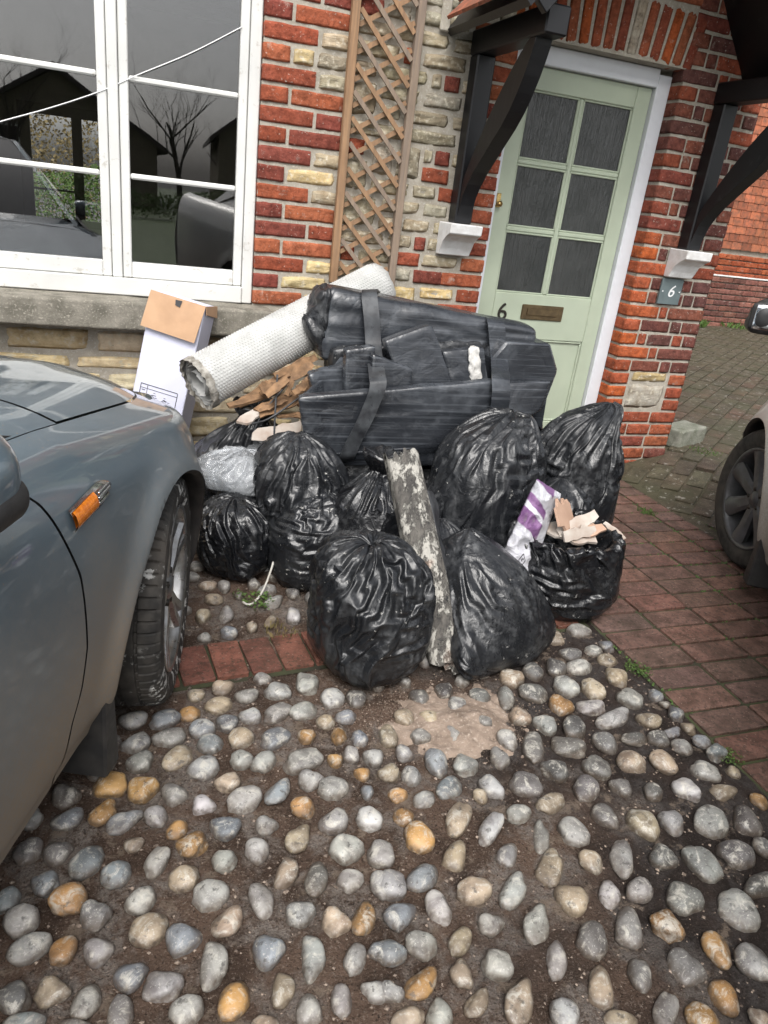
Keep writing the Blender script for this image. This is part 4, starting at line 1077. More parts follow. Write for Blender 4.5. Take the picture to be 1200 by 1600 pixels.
def build_car(name, loc, rz, scale, paint, label, cat, steer, style, near, mir=(-.475, .075, .985), bez=(-.014, .100), cap=None):
    car = empty(name, loc, rz, label, cat); car.scale = (scale,) * 3
    P = paint
    for side in (-1, 1):
        fine = side == near
        flank('front_wing', 'gap', .86, side, P, car, 150 if fine else 70, 90, arch=UW)
        d = flank('front_door', -1.24, 'gap', side, P, car, 60, 60)
        flank('rear_door', -2.0, -1.24, side, P, car, 40, 50)
        flank('rear_wing', -3.35, -2.0, side, P, car, 80, 70, arch=UR)
        arch_lip(UW, side, car); arch_lip(UR, side, car)
        bar('door_handle', (-1.12, side * (HALF + .078), .80), (-.94, side * (HALF + .078), .79), .022, .024, P, d, bev=.006)
        wheel(car, UW + (.045 if style == 'alloy' else 0), side * (HALF - (.040 if style == 'alloy' else .058)), side, steer, style); wheel(car, UR, side * (HALF - .058), side, 0, style)
        # headlamp wrapping the corner
        n = 14; V = []
        for i in range(n):
            u = .77 + .24 * i / (n - 1)
            hgt = .135 * math.sin(math.pi * min(1, (i + 2.2) / (n + .2))) + .012
            for j in range(7):
                w = float(top_h(u)) - .004 - hgt * j / 6
                ta = float(taper(u)); v = float(gap_v(u)) - ta + .026 + .028 * math.sin(j / 6 * 1.5)
                V.append((u + .012 * j / 6, side * (HALF + v + .018), w + .006))
        mesh('headlamp', V, grid_faces(n, 7), MT['lamp'], car, smooth=True)
        # side repeater: chrome bezel with an amber lens
        if style == 'alloy':
            def surf(u, w):
                s_ = section(u, 90); return float(np.interp(w, s_[:80, 1], s_[:80, 0]))
            def patch(nm, us, wlo, whi, off, m, par):
                V = []
                for u, lo, hi in zip(us, wlo, whi):
                    for q in range(5):
                        w = lo + (hi - lo) * q / 4; V.append((u, side * (HALF + surf(u, w) + off - (.004 if q in (0, 4) else 0)), w))
                return mesh(nm, V, grid_faces(len(us), 5), m, par, smooth=True)
            us = np.linspace(-.118, .055, 12); c = .752 + (us + .148) * .03
            hh = .020 * np.ones(12); hh[-1] = .004; hh[-2] = .012; hh[-3] = .017
            ch = patch('indicator_bezel', us, c - hh, c + hh, .007, MT['chrome'], car)
            us = np.linspace(-.113, -.022, 9); c = .752 + (us + .148) * .03
            patch('indicator_lens', us, c - .015, c + .015, .011, MT['amber'], ch)
            for k in (-1, 0, 1):
                u0, u1 = -.018, .040 - abs(k) * .008
                zc = lambda u: .752 + (u + .148) * .03 + k * .010
                bar('fin', (u0, side * (HALF + surf(u0, .755) + .010), zc(u0)), (u1, side * (HALF + surf(u1, .757) + .010), zc(u1)), .004, .006, MT['chrome'], ch, bev=.001)
        # mud flap
        prism('mud_flap', [(UW - RA - .035, .34), (UW - RA + .012, .36), (UW - RA + .03, .06), (UW - RA - .045, .065)], 'y', side * (HALF - .20), side * (HALF + .045), MT['plastic'], car, .006)
        # mirror
        mc = np.array((mir[0], side * (HALF + mir[1]), mir[2]))
        mi = slab('door_mirror', mc, (.062, 0, 0), (0, .108, 0), (0, 0, .056), cap or P, car, rad=.05, n=12, amp=0)
        V = np.array([v.co[:] for v in mi.data.vertices]); 
        for v in mi.data.vertices:
            r = (v.co.y - mc[1]) * side; v.co.z += -.010 * (r / .1) ; v.co.x -= .03 * (r / .1) * (1 if r > 0 else .3)
        slab('mirror_skirt', mc + (-.024, side * .001, -.034), (.050, 0, 0), (0, .111, 0), (0, 0, .030), MT['plastic'], mi, rad=.03, n=10, amp=0)
        slab('mirror_bezel', mc + (-.056, side * bez[0], -.008), (.016, side * -.004, 0), (.004, bez[1], 0), (0, 0, .050), MT['plastic'], mi, rad=.02, n=8, amp=0)
        slab('mirror_glass', mc + (-.071, side * bez[0], -.008), (.004, 0, 0), (.001, bez[1] - .014, 0), (0, 0, .040), MT['mirror'], mi, rad=.004, n=6, amp=0)
        bar('mirror_arm', (mir[0] + .045, side * (HALF - .10), .90), (mir[0] + .015, side * (HALF + mir[1] - .045), mir[2] - .04), .07, .035, MT['plastic'], mi, bev=.008)
        # quarter triangle, pillars and side glass
        zb = lambda u: float(top_h(u)) + .002
        def quad(nm, pts, m, th=.02):
            bm = bmesh.new()
            A = [bm.verts.new((u, side * (HALF + v), w)) for u, v, w in pts]; B = [bm.verts.new((u, side * (HALF + v - th), w)) for u, v, w in pts]
            bm.faces.new(A); bm.faces.new(B[::-1])
            for i in range(len(A)): bm.faces.new((A[i], B[i], B[(i + 1) % len(A)], A[(i + 1) % len(A)]))
            return bm_obj(nm, bm, m, car)
        quad('sail_panel', [(-.05, -.068, zb(-.05)), (-.40, -.068, zb(-.4)), (-.40, -.10, zb(-.4) + .115), (-.20, -.075, zb(-.2) + .03)], MT['plastic'])
        quad('front_window', [(-.41, -.070, zb(-.41)), (-1.22, -.070, zb(-1.22)), (-1.22, -.22, 1.36), (-.98, -.22, 1.345), (-.42, -.115, zb(-.41) + .15)], MT['car_glass'])
        quad('rear_window', [(-1.26, -.070, zb(-1.26)), (-2.3, -.070, zb(-2.3)), (-2.55, -.20, 1.20), (-2.2, -.22, 1.35), (-1.26, -.22, 1.37)], MT['car_glass'])
        quad('windscreen_pillar', [(-.13, -.13, .905), (-.21, -.09, .90), (-.99, -.225, 1.37), (-.93, -.26, 1.385)], P, .03)
        quad('rear_pillar', [(-2.3, -.075, zb(-2.3)), (-3.1, -.10, 1.02), (-2.7, -.24, 1.32), (-2.2, -.225, 1.36), (-2.5, -.205, 1.22)], P, .03)
    # bonnet and scuttle: one sheet each across the car
    def top_sheet(nm, f0, f1, nu, nv, m, edge):
        V = []
        for i in range(nu):
            t = i / (nu - 1)
            for j in range(nv):
                q = -1 + 2 * j / (nv - 1); s_ = abs(q)
                g0 = float(gap_v(.1)); a = f0(s_); b = f1(s_); u = a + (b - a) * t
                g = float(gap_v(u) - taper(u)) - edge
                v = g * s_ + (-HALF) * (1 - s_)
                w = float(hood_z(u, v)) 
                V.append((u, (1 if q > 0 else -1) * (HALF + v), w))
        o = mesh(nm, V, grid_faces(nu, nv), m, car, smooth=True)
        return o
    top_sheet('bonnet', lambda s_: .118 - .04 * (1 - s_ ** 3), lambda s_: 1.10 - .20 * s_ ** 3, 40, 61, P, .006)
    top_sheet('scuttle', lambda s_: -.27 + .12 * (1 - s_ ** 2), lambda s_: .108 - .04 * (1 - s_ ** 3), 10, 41, P, .002)
    # nose: from the wings round to the middle
    n = 41; V = []
    for i in range(n):
        q = -1 + 2 * i / (n - 1); side = 1 if q > 0 else -1
        s_ = abs(q)
        u = .857 + (1.16 - .857) * (1 - s_ ** 2.6)
        y = (HALF - float(taper(.857)) + .05) * q
        t = float(top_h(min(u, 1.1))) - .015
        for j in range(12):
            k = j / 11; w = .17 + (t - .17) * k
            V.append((u + .05 * math.sin(math.pi * k) - (.06 * k ** 3), y - side * .05 * k ** 2 * s_, w))
    mesh('front_bumper', V, grid_faces(n, 12), P, car, smooth=True)
    V = []
    for i in range(21):
        q = -1 + 2 * i / 20
        for j in range(9):
            k = j / 8; w = .2 + .8 * k; V.append((-3.34 - .22 * (1 - q * q) - .12 * math.sin(k * 2.6), (HALF - .03) * q, w))
    mesh('rear_panel', V, grid_faces(21, 9), P, car, smooth=True)
    # roof, screens
    V = []
    for i in range(24):
        u = -.93 - 1.55 * i / 23
        for j in range(21):
            q = -1 + 2 * j / 20; V.append((u, .645 * q, 1.385 + .06 * (1 - q * q) * (1 if i else .6) + .03 * math.sin(math.pi * i / 23) - .03 * q ** 8))
    mesh('roof', V, grid_faces(24, 21), P, car, smooth=True)
    def screen(nm, A, B):
        V = []
        for i in range(12):
            t = i / 11
            for j in range(17):
                q = -1 + 2 * j / 16
                (ua, ya, za, ba), (ub, yb, zb2, bb) = A, B
                V.append((ua + (ub - ua) * t + (ba + (bb - ba) * t) * (1 - q * q), (ya + (yb - ya) * t) * q, za + (zb2 - za) * t + .02 * math.sin(math.pi * t) + .04 * (1 - q * q) * t))
        mesh(nm, V, grid_faces(12, 17), MT['car_glass'], car, smooth=True)
    screen('windscreen', (-.20, .76, .905, .10), (-.955, .62, 1.385, .03)); screen('rear_screen', (-3.15, .72, 1.02, -.06), (-2.47, .62, 1.375, 0))
    box('floor_pan', -3.2, .95, -.72, .72, .17, .30, MT['plastic'], car, .02)
    box('engine_bay', -.5, .84, -.48, .48, .30, .66, MT['plastic'], car, .02)
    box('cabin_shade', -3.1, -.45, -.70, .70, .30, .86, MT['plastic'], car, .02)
    return car
FD = Vector((.37249, .92804, 0)); RG = Vector((.92804, -.37249, 0)); A0 = Vector((-.102, -2.0885, 0))
o0 = A0 - RG * HALF
build_car('parked_car', o0, math.atan2(FD.y, FD.x), 1.0, MT['paint_blue'], 'muddy grey blue car parked nose towards the window with white splashes on its tyre', 'car', R(10.5), 'alloy', -1, (-.465, .068, .985))
# second car, beyond the brick path: left flank towards us
h2 = Vector((math.sin(R(33)), math.cos(R(33)), 0)); left2 = Vector((-h2.y, h2.x, 0)); S2 = 1.0
wc2 = Vector((2.62, -1.24, 0))
o2 = wc2 - h2 * (UW * S2) - left2 * ((HALF - .058) * S2)
build_car('parked_car', o2, math.atan2(h2.y, h2.x), S2, MT['paint_silver'], 'silver car with dark hubcaps standing on the brick path and drive', 'car', R(16), 'cap', 1, (-.10, .25, 1.105), (.002, .113), MT['plastic'])
# ---------------------------------------------------------------- the rubbish heap
def bag_surface(base, rings, lobes=(), seed=1, slack=.2, NR=46, NS=66, iters=130, lump=.05, bend=.035, pleat=None, vert=.6, taut=.54, depth=.035, levels=2, box_=.85):
    """closed film of rings; the film is longer than the shape it covers, so it buckles into folds.
    slack: extra girth; vert: share of it along the height; taut: share of the surface kept tight; pleat: (extra girth, height, spread)"""
    K = catmull(rings, NR)                       # z, cx, cy, rx, ry
    # even spacing along the profile
    arc = np.concatenate([[0], np.cumsum(np.hypot(np.diff(K[:, 0]), np.diff(K[:, 3])) + 1e-6)])
    tt = np.interp(np.linspace(0, arc[-1], NR), arc, np.arange(NR)); K = np.stack([np.interp(tt, np.arange(NR), K[:, c]) for c in range(5)], 1)
    th = np.linspace(0, 2 * np.pi, NS, endpoint=False)
    z = K[:, 0:1]; rx = np.clip(K[:, 3:4], .002, None); ry = np.clip(K[:, 4:5], .002, None)
    th2 = th[None, :] + np.interp(z, (z.min(), z.max()), (0, 1)) * (.9 if seed % 2 else -.9) + .22 * fnoise(np.stack(np.broadcast_arrays(np.cos(th)[None, :] * 2.2, np.sin(th)[None, :] * 2.2, z * 9), -1) + seed, seed, 2)
    c, s = np.cos(th2), np.sin(th2)
    zj = .012 * fnoise(np.stack(np.broadcast_arrays(c * 2.4, s * 2.4, z * 8), -1) + seed + 9, seed + 1, 2) * np.clip((z - z.min()) * 12, 0, 1)
    mod = np.ones((NR, NS))
    for t0, amp, wd, zc, zw in lobes:
        dth = (th2 - t0 + np.pi) % (2 * np.pi) - np.pi
        mod += amp * np.exp(-np.abs(dth / wd) ** 1.3) * np.exp(-((z - zc) / zw) ** 2)
    cc = np.sign(c) * np.abs(c) ** box_; ss = np.sign(s) * np.abs(s) ** box_
    P = np.stack([base[0] + K[:, 1:2] + rx * cc * mod, base[1] + K[:, 2:3] + ry * ss * mod, base[2] + z + zj], -1)
    ctr = P.mean(axis=1, keepdims=True)
    ln = fnoise(P * 5.0 + seed * 9.7, seed, 2)
    P = P + (P - ctr) * (lump * 2.4 * ln)[..., None]
    P[..., 2] = np.maximum(P[..., 2], .004)
    P0 = P.copy()
    def normals(P):
        a = np.roll(P, -1, 1) - np.roll(P, 1, 1); b = np.empty_like(P); b[1:-1] = P[2:] - P[:-2]; b[0] = P[1] - P[0]; b[-1] = P[-1] - P[-2]
        n = np.cross(a, b); return n / np.maximum(np.linalg.norm(n, axis=-1, keepdims=True), 1e-9)
    g = np.random.default_rng(seed)
    def con(a, b, L, k=.5):
        d = b - a; l = np.maximum(np.linalg.norm(d, axis=-1), 1e-6); return d * (k * .5 * (l - L) / l)[..., None]
    def relax(P, P0, zz, iters, gain, depth, bend, sd):
        NR, NS = P.shape[:2]; N0 = normals(P0)
        m = sstep(taut - .12, taut + .14, fnoise(P0 * 4.6 + seed * 2.1, seed + 5, 2) * .5 + .5)
        sc = slack * gain * (.10 + 1.0 * m)
        if pleat is not None: sc = sc + gain * pleat[0] * np.exp(-((zz - pleat[1]) / pleat[2]) ** 2)
        sr = vert * slack * gain * (.10 + 1.0 * sstep(taut - .1, taut + .15, fnoise(P0 * 5.2 + seed * 4.7, seed + 8, 2) * .5 + .5))
        Ls = np.linalg.norm(np.roll(P0, -1, 1) - P0, axis=-1) * (1 + sc); Lr = np.linalg.norm(P0[1:] - P0[:-1], axis=-1) * (1 + sr[:-1])
        a_ = np.roll(P0, -1, 1)
        Ld = np.linalg.norm(a_[1:] - P0[:-1], axis=-1) * (1 + (sc + sr)[:-1] / 2); Le = np.linalg.norm(P0[1:] - a_[:-1], axis=-1) * (1 + (sc + sr)[:-1] / 2)
        P = P + N0 * (g.normal(size=(NR, NS)) * .0035 * gain)[..., None]
        for it in range(iters):
            q = con(P, np.roll(P, -1, 1), Ls, .6); P = P + q - np.roll(q, 1, 1)
            q = con(P[:-1], P[1:], Lr, .6); P[:-1] += q; P[1:] -= q
            q = con(P[:-1], np.roll(P, -1, 1)[1:], Ld, .4); P[:-1] += q; P[1:] -= np.roll(q, 1, 1)
            q = con(np.roll(P, -1, 1)[:-1], P[1:], Le, .4); P[1:] -= q; P[:-1] += np.roll(q, 1, 1)
            lap = (np.roll(P, 1, 1) + np.roll(P, -1, 1)) * .25 - P * .5
            lap[1:-1] += (P[2:] + P[:-2]) * .25 - P[1:-1] * .5
            P = P + lap * bend
            d = P - P0; dn = (d * N0).sum(-1); tang = d - N0 * dn[..., None]
            P = P0 + N0 * (np.clip(dn, -depth, depth * .8) * .99)[..., None] + tang * .98
            P[..., 2] = np.maximum(P[..., 2], .003)
        return P
    def upsample(P, w):
        NR, NS = P.shape[:2]; w_ = w / 16
        up = np.zeros((NR, NS * 2, P.shape[2])); up[:, 0::2] = P; up[:, 1::2] = (.5 + w_) * (P + np.roll(P, -1, 1)) - w_ * (np.roll(P, 1, 1) + np.roll(P, -2, 1))
        o = np.zeros((NR * 2 - 1, NS * 2, P.shape[2])); o[0::2] = up
        e = np.vstack([2 * up[:1] - up[1:2], up, 2 * up[-1:] - up[-2:-1]])
        o[1::2] = (.5 + w_) * (e[1:-2] + e[2:-1]) - w_ * (e[:-3] + e[3:])
        return o
    zz = np.broadcast_to(z, (NR, NS)).copy()
    P = relax(P, P0, zz, iters, 1.0, depth, bend, 0)
    if levels > 1:
        P1 = upsample(P, .5); z1 = upsample(zz[..., None], 0)[..., 0]
        P = relax(P1, P1, z1, 30, .22, .008, .03, 1)
        P = upsample(P, .6)
    else: P = upsample(P, .6)
    P[..., 2] = np.maximum(P[..., 2], .002)
    NR, NS = P.shape[:2]
    V = P.reshape(-1, 3); F = grid_faces(NR, NS, True)
    o = len(V); V = np.vstack([V, P[0].mean(0), P[-1].mean(0)])
    for k in range(NS):
        F.append((o, (k + 1) % NS, k)); b = (NR - 1) * NS; F.append((o + 1, b + k, b + (k + 1) % NS))
    return V, F
def bag(label, base, rings, mat_='bag', parent=None, name='rubbish_bag', cat='bag', group=None, **k):
    V, F = bag_surface(base, rings, **k)
    V = V - np.array(base)
    o = mesh(name, V, F, MT[mat_], parent, smooth=True, loc=tuple(base))
    return tag(o, label, cat, group) if label else o
def rings(H, R0, prof, lean=(0, 0), asp=1.0):
    """prof: (height share, radius share[, dx, dy])"""
    out = []
    for p in prof:
        dx, dy = (p[2], p[3]) if len(p) > 2 else (0, 0)
        out.append((p[0] * H, lean[0] * p[0] + dx, lean[1] * p[0] + dy, R0 * p[1], R0 * p[1] * asp))
    return out
sackp = [(0, .15), (.0, .55), (.03, .80), (.18, .97), (.42, 1.0), (.65, .92), (.82, .72), (.93, .42), (1.0, .12)]
tied = [(0, .15), (.0, .55), (.03, .80), (.2, 1.0), (.45, 1.0), (.66, .82), (.80, .45), (.87, .24), (.93, .36), (1.0, .44), (.985, .25), (.95, .05)]
bag('crumpled black bag in front of the post, gathered top slumped over', (.685, -1.665, 0), rings(.405, .178, [(0, .15), (.0, .5), (.04, .76), (.2, .96), (.42, 1.02), (.66, .98), (.84, .82), (.95, .58), (1.0, .26), (.965, .08)], (-.015, .02), 1.0), 'bag', seed=3, slack=.20, lobes=[(R(-100), .32, .5, .03, .09), (R(20), .08, .5, .1, .15)], pleat=(.35, .36, .10), lump=.075)
bag('black bag with a pointed corner lying to the right of the post', (1.145, -1.625, 0), rings(.365, .205, [(0, .2), (.0, .6), (.05, .86), (.22, 1.0), (.45, .95), (.65, .80), (.82, .56), (.94, .30), (1.0, .1)], (-.10, .10), .92), 'bag_dusty', seed=8, slack=.13, lobes=[(R(-125), .62, .36, .03, .12), (R(-15), .16, .5, .08, .15)], lump=.05)
bg3 = bag('open black bag holding plasterboard scraps, purple sack resting on it', (1.505, -1.385, 0), rings(.29, .225, [(0, .15), (.0, .6), (.05, .86), (.3, 1.0), (.6, 1.0), (.80, .93), (.93, .90), (1.0, .86), (.985, .76), (.90, .70), (.78, .62), (.72, .3)], (.01, .0), .92), 'bag_shiny', seed=12, slack=.2, pleat=(.3, .3, .06), lobes=[(R(-80), .10, .5, .05, .1)], lump=.05)
bag('big black bag with folded top leaning on the wrapped bundle', (1.275, -1.165, 0), rings(.625, .200, [(0, .2), (.0, .6), (.05, .85), (.25, 1.0), (.5, 1.05), (.70, .98), (.84, .80), (.93, .58, .03, 0), (.985, .36, .06, 0), (1.0, .12, .07, 0)], (.045, .11), .9), 'bag_dusty', seed=21, slack=.15, lobes=[(R(0), .18, .5, .55, .12), (R(185), .10, .5, .3, .15)], lump=.05)
bag('tall black bag with a pulled up peak standing before the door', (1.775, -.95, 0), rings(.64, .19, [(0, .15), (.0, .6), (.05, .85), (.25, 1.05), (.5, 1.0), (.68, .90), (.80, .72, .01, 0), (.90, .55, .04, 0), (.97, .34, .09, .0), (1.0, .10, .11, 0)], (.03, .02), .9), 'bag', seed=27, slack=.24, lobes=[(R(0), .28, .5, .6, .10), (R(-20), .12, .6, .2, .2)], pleat=(.25, .5, .12), lump=.06)
bag('black bag wedged behind the post under the wrapped bundle', (.84, -1.20, 0), rings(.50, .165, tied, (.01, .05)), 'bag_shiny', seed=33, slack=.26, lump=.07, lobes=[(R(-60), .2, .4, .42, .08)])
bag('rounded black bag on the cobbles next to the small tied bag', (.645, -1.12, 0), rings(.34, .18, sackp, (.01, .03), .95), 'bag', seed=37, slack=.16, lump=.05, lobes=[(R(-100), .15, .4, .03, .06)])
bag('pleated black bag draped over the rounded bag below the roll', (.635, -.99, .12), rings(.38, .165, [(0, .2), (.02, .6), (.1, .85), (.3, 1.0), (.55, 1.0), (.75, .9), (.9, .62), (1.0, .2)], (-.05, .03), .95), 'bag_dusty', seed=41, slack=.30, pleat=(.25, .2, .12), lump=.07)
bag('small shiny tied black bag beside the car wheel', (.372, -1.02, 0), rings(.27, .14, [(0, .15), (.0, .5), (.05, .8), (.25, 1.0), (.5, 1.0), (.75, .9), (.92, .6), (1.0, .25)], (.0, .02), .95), 'bag_shiny', seed=46, slack=.15, pleat=(.25, .22, .06), lobes=[(R(-85), .30, .3, .015, .05)], lump=.045)
bag('torn black bag under the end of the white roll', (.52, -.60, 0), rings(.50, .22, tied, (-.02, .02)), 'bag_dusty', seed=52, slack=.32, lump=.1)
bag('dark slack bag by the cardboard box', (.38, -.56, 0), rings(.36, .16, sackp, (.0, .02)), 'bag_shiny', seed=58, slack=.3, lump=.09)
for lab, p, h, r, sd in (('black bag buried under the left end of the bundle', (.93, -.72, 0), .48, .24, 61), ('black bag buried under the middle of the bundle', (1.34, -.62, 0), .44, .24, 64), ('black bag squeezed between open bag and tall bag', (1.66, -1.10, 0), .36, .17, 67), ('flat black bag between post and pointed bag', (1.01, -1.38, 0), .33, .15, 71)):
    bag(lab, p, rings(h, r, sackp, (0, .02), .92), 'bag', seed=sd, slack=.22, lump=.07, levels=1)

# clear plastic bag
bag('clear crinkled plastic bag stuffed with wrapping on the small tied bag', (.45, -.875, .235), rings(.165, .155, [(0, .2), (.02, .6), (.15, .92), (.45, 1.05), (.75, .85), (.93, .5), (1.0, .15)], (-.03, .02), .75), 'clear', seed=81, slack=.42, taut=.42, lump=.09, name='clear_bag', lobes=[(R(180), .35, .4, .1, .06)])
cbm = simple('white_wrapping', (.42, .43, .44), (.20, .21, .22), 22, .5, .8, 30, .01)
V, F = bag_surface((.44, -.87, .24), rings(.125, .115, sackp, (-.03, .02), .7), seed=84, slack=.3, lump=.14, levels=1)
o = mesh('packing_film', V, F, cbm, None, smooth=True); tag(o, 'wad of white packing film inside the clear plastic bag', 'packing')
V, F = bag_surface((.325, -.90, .27), rings(.09, .062, sackp, (0, .02), .8), seed=86, slack=.35, lump=.14, levels=1)
o = mesh('crumpled_bag', V, F, MT['clear'], None, smooth=True); tag(o, 'little knotted clear plastic bag next to the car wing', 'bag')
# white plaster dusted flap under the clear bag
V = []; n = 26
for i in range(n):
    for j in range(n):
        a, b = i / (n - 1) - .5, j / (n - 1) - .5
        x, y = .425 + a * .30, -.985 + b * .16
        V.append((x, y, .235 - .9 * max(0, -b - .1) ** 1.5 - .5 * (a * a) + .016 * float(fnoise(np.array([x * 28, y * 28, 3.]), 5, 3))))
ft = NT('plaster_spattered_film'); fc = ft.mix(ft.rng(ft.noise(55, 5, .7), .46, .54), (.02, .02, .022), (.55, .54, .52)); ft.set(col=fc, rough=.5, nrm=ft.bump(ft.noise(40, 5), .6, .01))
o = mesh('plastic_sheet', V, grid_faces(n, n), ft.m, None, smooth=True); tag(o, 'plaster spattered black plastic scrap over the small tied bag', 'plastic sheet')
# cord
pts = catmull([(.50, -.90, .30), (.505, -.965, .27), (.505, -1.06, .20), (.50, -1.13, .14), (.475, -1.19, .085), (.435, -1.26, .035), (.40, -1.30, .012), (.375, -1.315, .012), (.36, -1.30, .014)], 60)
tube('cord', pts, .0038, MT['cord'], None, 7); tag(bpy.data.objects['cord'], 'thin white cord trailing from the clear bag to the weed', 'cord')

# wrapped bundle
bun = empty('wrapped_bundle', (1.15, -.72, .30), 0, 'long bundle of boards in black stretch wrap, strapped twice, on top of the bags', 'bundle')
bun_parts = []
def bslab(name, c, ex, ey, ez, **k):
    o = slab(name, np.array(c) - (1.15, -.72, .30), ex, ey, ez, k.pop('m', MT['wrap']), bun, **k); bun_parts.append(o); return o
def qslab(name, corners, depth, m=None, rad=.02, n=22, amp=.006, freq=8, seed=0, stretch=(1, 1, 1), back=(0, 1, 0)):
    """panel through four corners (x, y in the photograph's frame, distance Y), top left first, clockwise; depth goes back"""
    C4 = np.array([on_y(*c) for c in corners]) - (1.15, -.72, .30)
    P, F = rounded_block(n)
    wu = (np.linalg.norm(C4[1] - C4[0]) + np.linalg.norm(C4[2] - C4[3])) / 4; hu = (np.linalg.norm(C4[3] - C4[0]) + np.linalg.norm(C4[2] - C4[1])) / 4; du = depth / 2
    L = np.array([wu, du, hu]); Q = P * L; r_ = min(rad, L.min() * .95)
    lim = L - r_; core = np.clip(Q, -lim, lim); d = Q - core; nn = np.linalg.norm(d, axis=1, keepdims=True)
    # push cube-face points onto the rounded outline
    D = d / np.maximum(nn, 1e-9); Q = core + D * r_
    W = Q * np.array(stretch)
    a = fnoise(W * freq + seed * 3.1, seed, 3); rdg = 1 - np.abs(vnoise(W * freq * 1.7 + 5, seed + 9)) * 2
    Q = Q + D * (a * amp + rdg * amp * .45)[:, None]
    u = (Q[:, 0:1] / wu + 1) / 2; v = (1 - Q[:, 2:3] / hu) / 2; w = (Q[:, 1:2] / du + 1) / 2
    B = (C4[0] * (1 - u) + C4[1] * u) * (1 - v) + (C4[3] * (1 - u) + C4[2] * u) * v
    o = mesh(name, B + np.array(back) * depth * w, F, m or MT['wrap'], bun, smooth=True); bun_parts.append(o); return o
qslab('upper_roll', [(512, 450, -.60), (842, 513, -.66), (842, 562, -.66), (498, 566, -.62)], .18, rad=.04, n=30, amp=.012, freq=7, seed=2, stretch=(.5, 1, 2.0))
qslab('torn_end', [(500, 456, -.58), (518, 452, -.60), (506, 556, -.61), (480, 512, -.58)], .13, MT['bag'], rad=.02, n=14, amp=.022, freq=16, seed=5)
qslab('front_band', [(467, 621, -.90), (772, 596, -.93), (772, 694, -.93), (478, 718, -.92)], .035, rad=.010, n=34, amp=.006, freq=6, seed=7, stretch=(.5, 1, 2.4), back=(.1, 1, .15))
qslab('band_lip', [(480, 712, -.925), (772, 688, -.935), (690, 729, -.91), (492, 727, -.90)], .05, rad=.012, n=20, amp=.006, freq=7, seed=8, stretch=(.5, 1, 2))
qslab('side_band', [(468, 620, -.895), (546, 545, -.60), (560, 650, -.60), (478, 716, -.91)], .022, rad=.008, n=18, amp=.005, freq=9, seed=9, back=(1, .15, 0))
qslab('base_slab', [(492, 640, -.86), (772, 612, -.86), (772, 712, -.86), (500, 716, -.86)], .26, rad=.03, n=24, amp=.01, freq=8, seed=11)
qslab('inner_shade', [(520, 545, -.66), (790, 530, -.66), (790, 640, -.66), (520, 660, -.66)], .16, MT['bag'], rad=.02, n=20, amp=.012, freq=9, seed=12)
qslab('board_end', [(541, 547, -.80), (586, 541, -.80), (590, 612, -.82), (539, 616, -.82)], .05, rad=.006, n=14, amp=.003, freq=12, seed=13)
qslab('board_end', [(583, 554, -.84), (646, 577, -.84), (640, 612, -.86), (580, 616, -.86)], .03, rad=.006, n=14, amp=.003, freq=12, seed=14)
qslab('board_end', [(602, 533, -.77), (676, 507, -.75), (708, 602, -.80), (628, 610, -.81)], .05, rad=.006, n=16, amp=.004, freq=11, seed=15)
qslab('board_end', [(692, 549, -.77), (757, 544, -.77), (762, 602, -.80), (706, 604, -.80)], .05, rad=.008, n=14, amp=.006, freq=14, seed=17)
qslab('torn_foam', [(733, 546, -.785), (749, 545, -.785), (753, 594, -.81), (736, 596, -.81)], .03, simple('white_foam', (.62, .61, .58), (.4, .39, .37), 40, .8, .6, 60, .006), rad=.008, n=14, amp=.012, freq=34, seed=19)
qslab('board_end', [(484, 585, -.80), (545, 570, -.74), (552, 622, -.76), (492, 626, -.82)], .06, rad=.012, n=14, amp=.008, freq=12, seed=21)
# folded wing of wrap at the right end
wp = [(792, 534), (861, 537), (873, 581), (851, 622), (849, 690), (838, 655), (772, 690), (770, 560)]
wq = [on_y(x, y, -.76) - np.array((1.15, -.72, .30)) for x, y in wp]
wing = prism('end_wing', [(q[0], q[2]) for q in wq], 'y', -.04, .10, MT['wrap'], bun, .010); smooth_angle(wing, 30)
qslab('wing_fold', [(770, 600, -.81), (862, 596, -.81), (846, 640, -.82), (770, 690, -.90)], .03, rad=.008, n=14, amp=.005, freq=9, seed=23)
def ribbon(name, pts, wv, m, th=.003, n=60):
    P = catmull(pts, n); V = []
    for i, p in enumerate(P):
        t = P[min(i + 1, n - 1)] - P[max(i - 1, 0)]; t /= np.linalg.norm(t); w = np.array(wv, float); nn = np.cross(t, w); nn /= np.linalg.norm(nn)
        wl = .004 * fnoise(np.array([i * .2, 1., 2.]), 3, 2)
        for a, b in ((-1, -1), (-1, 1), (1, 1), (1, -1)): V.append(p + w * a + nn * b * th / 2 + nn * wl - np.array((1.15, -.72, .30)))
    F = grid_faces(n, 4, True); F += [(0, 1, 2, 3), tuple((n - 1) * 4 + k for k in (3, 2, 1, 0))]
    o = mesh(name, V, F, m, bun); smooth_angle(o, 40); bun_parts.append(o); return o
def via(*q): return [on_y(*p) for p in q]
ribbon('strap', via((583, 458, -.44), (579, 453, -.50), (577, 458, -.60), (580, 490, -.648), (584, 545, -.70), (589, 585, -.90), (590, 606, -.945), (578, 640, -.955), (558, 680, -.955), (543, 712, -.945), (537, 722, -.90)), (.032, 0, .004), MT['tape'])
ribbon('strap', via((772, 500, -.50), (772, 498, -.60), (775, 505, -.675), (779, 550, -.71), (782, 585, -.90), (783, 602, -.955), (781, 640, -.96), (778, 672, -.955)), (.040, 0, -.002), MT['wrap'])

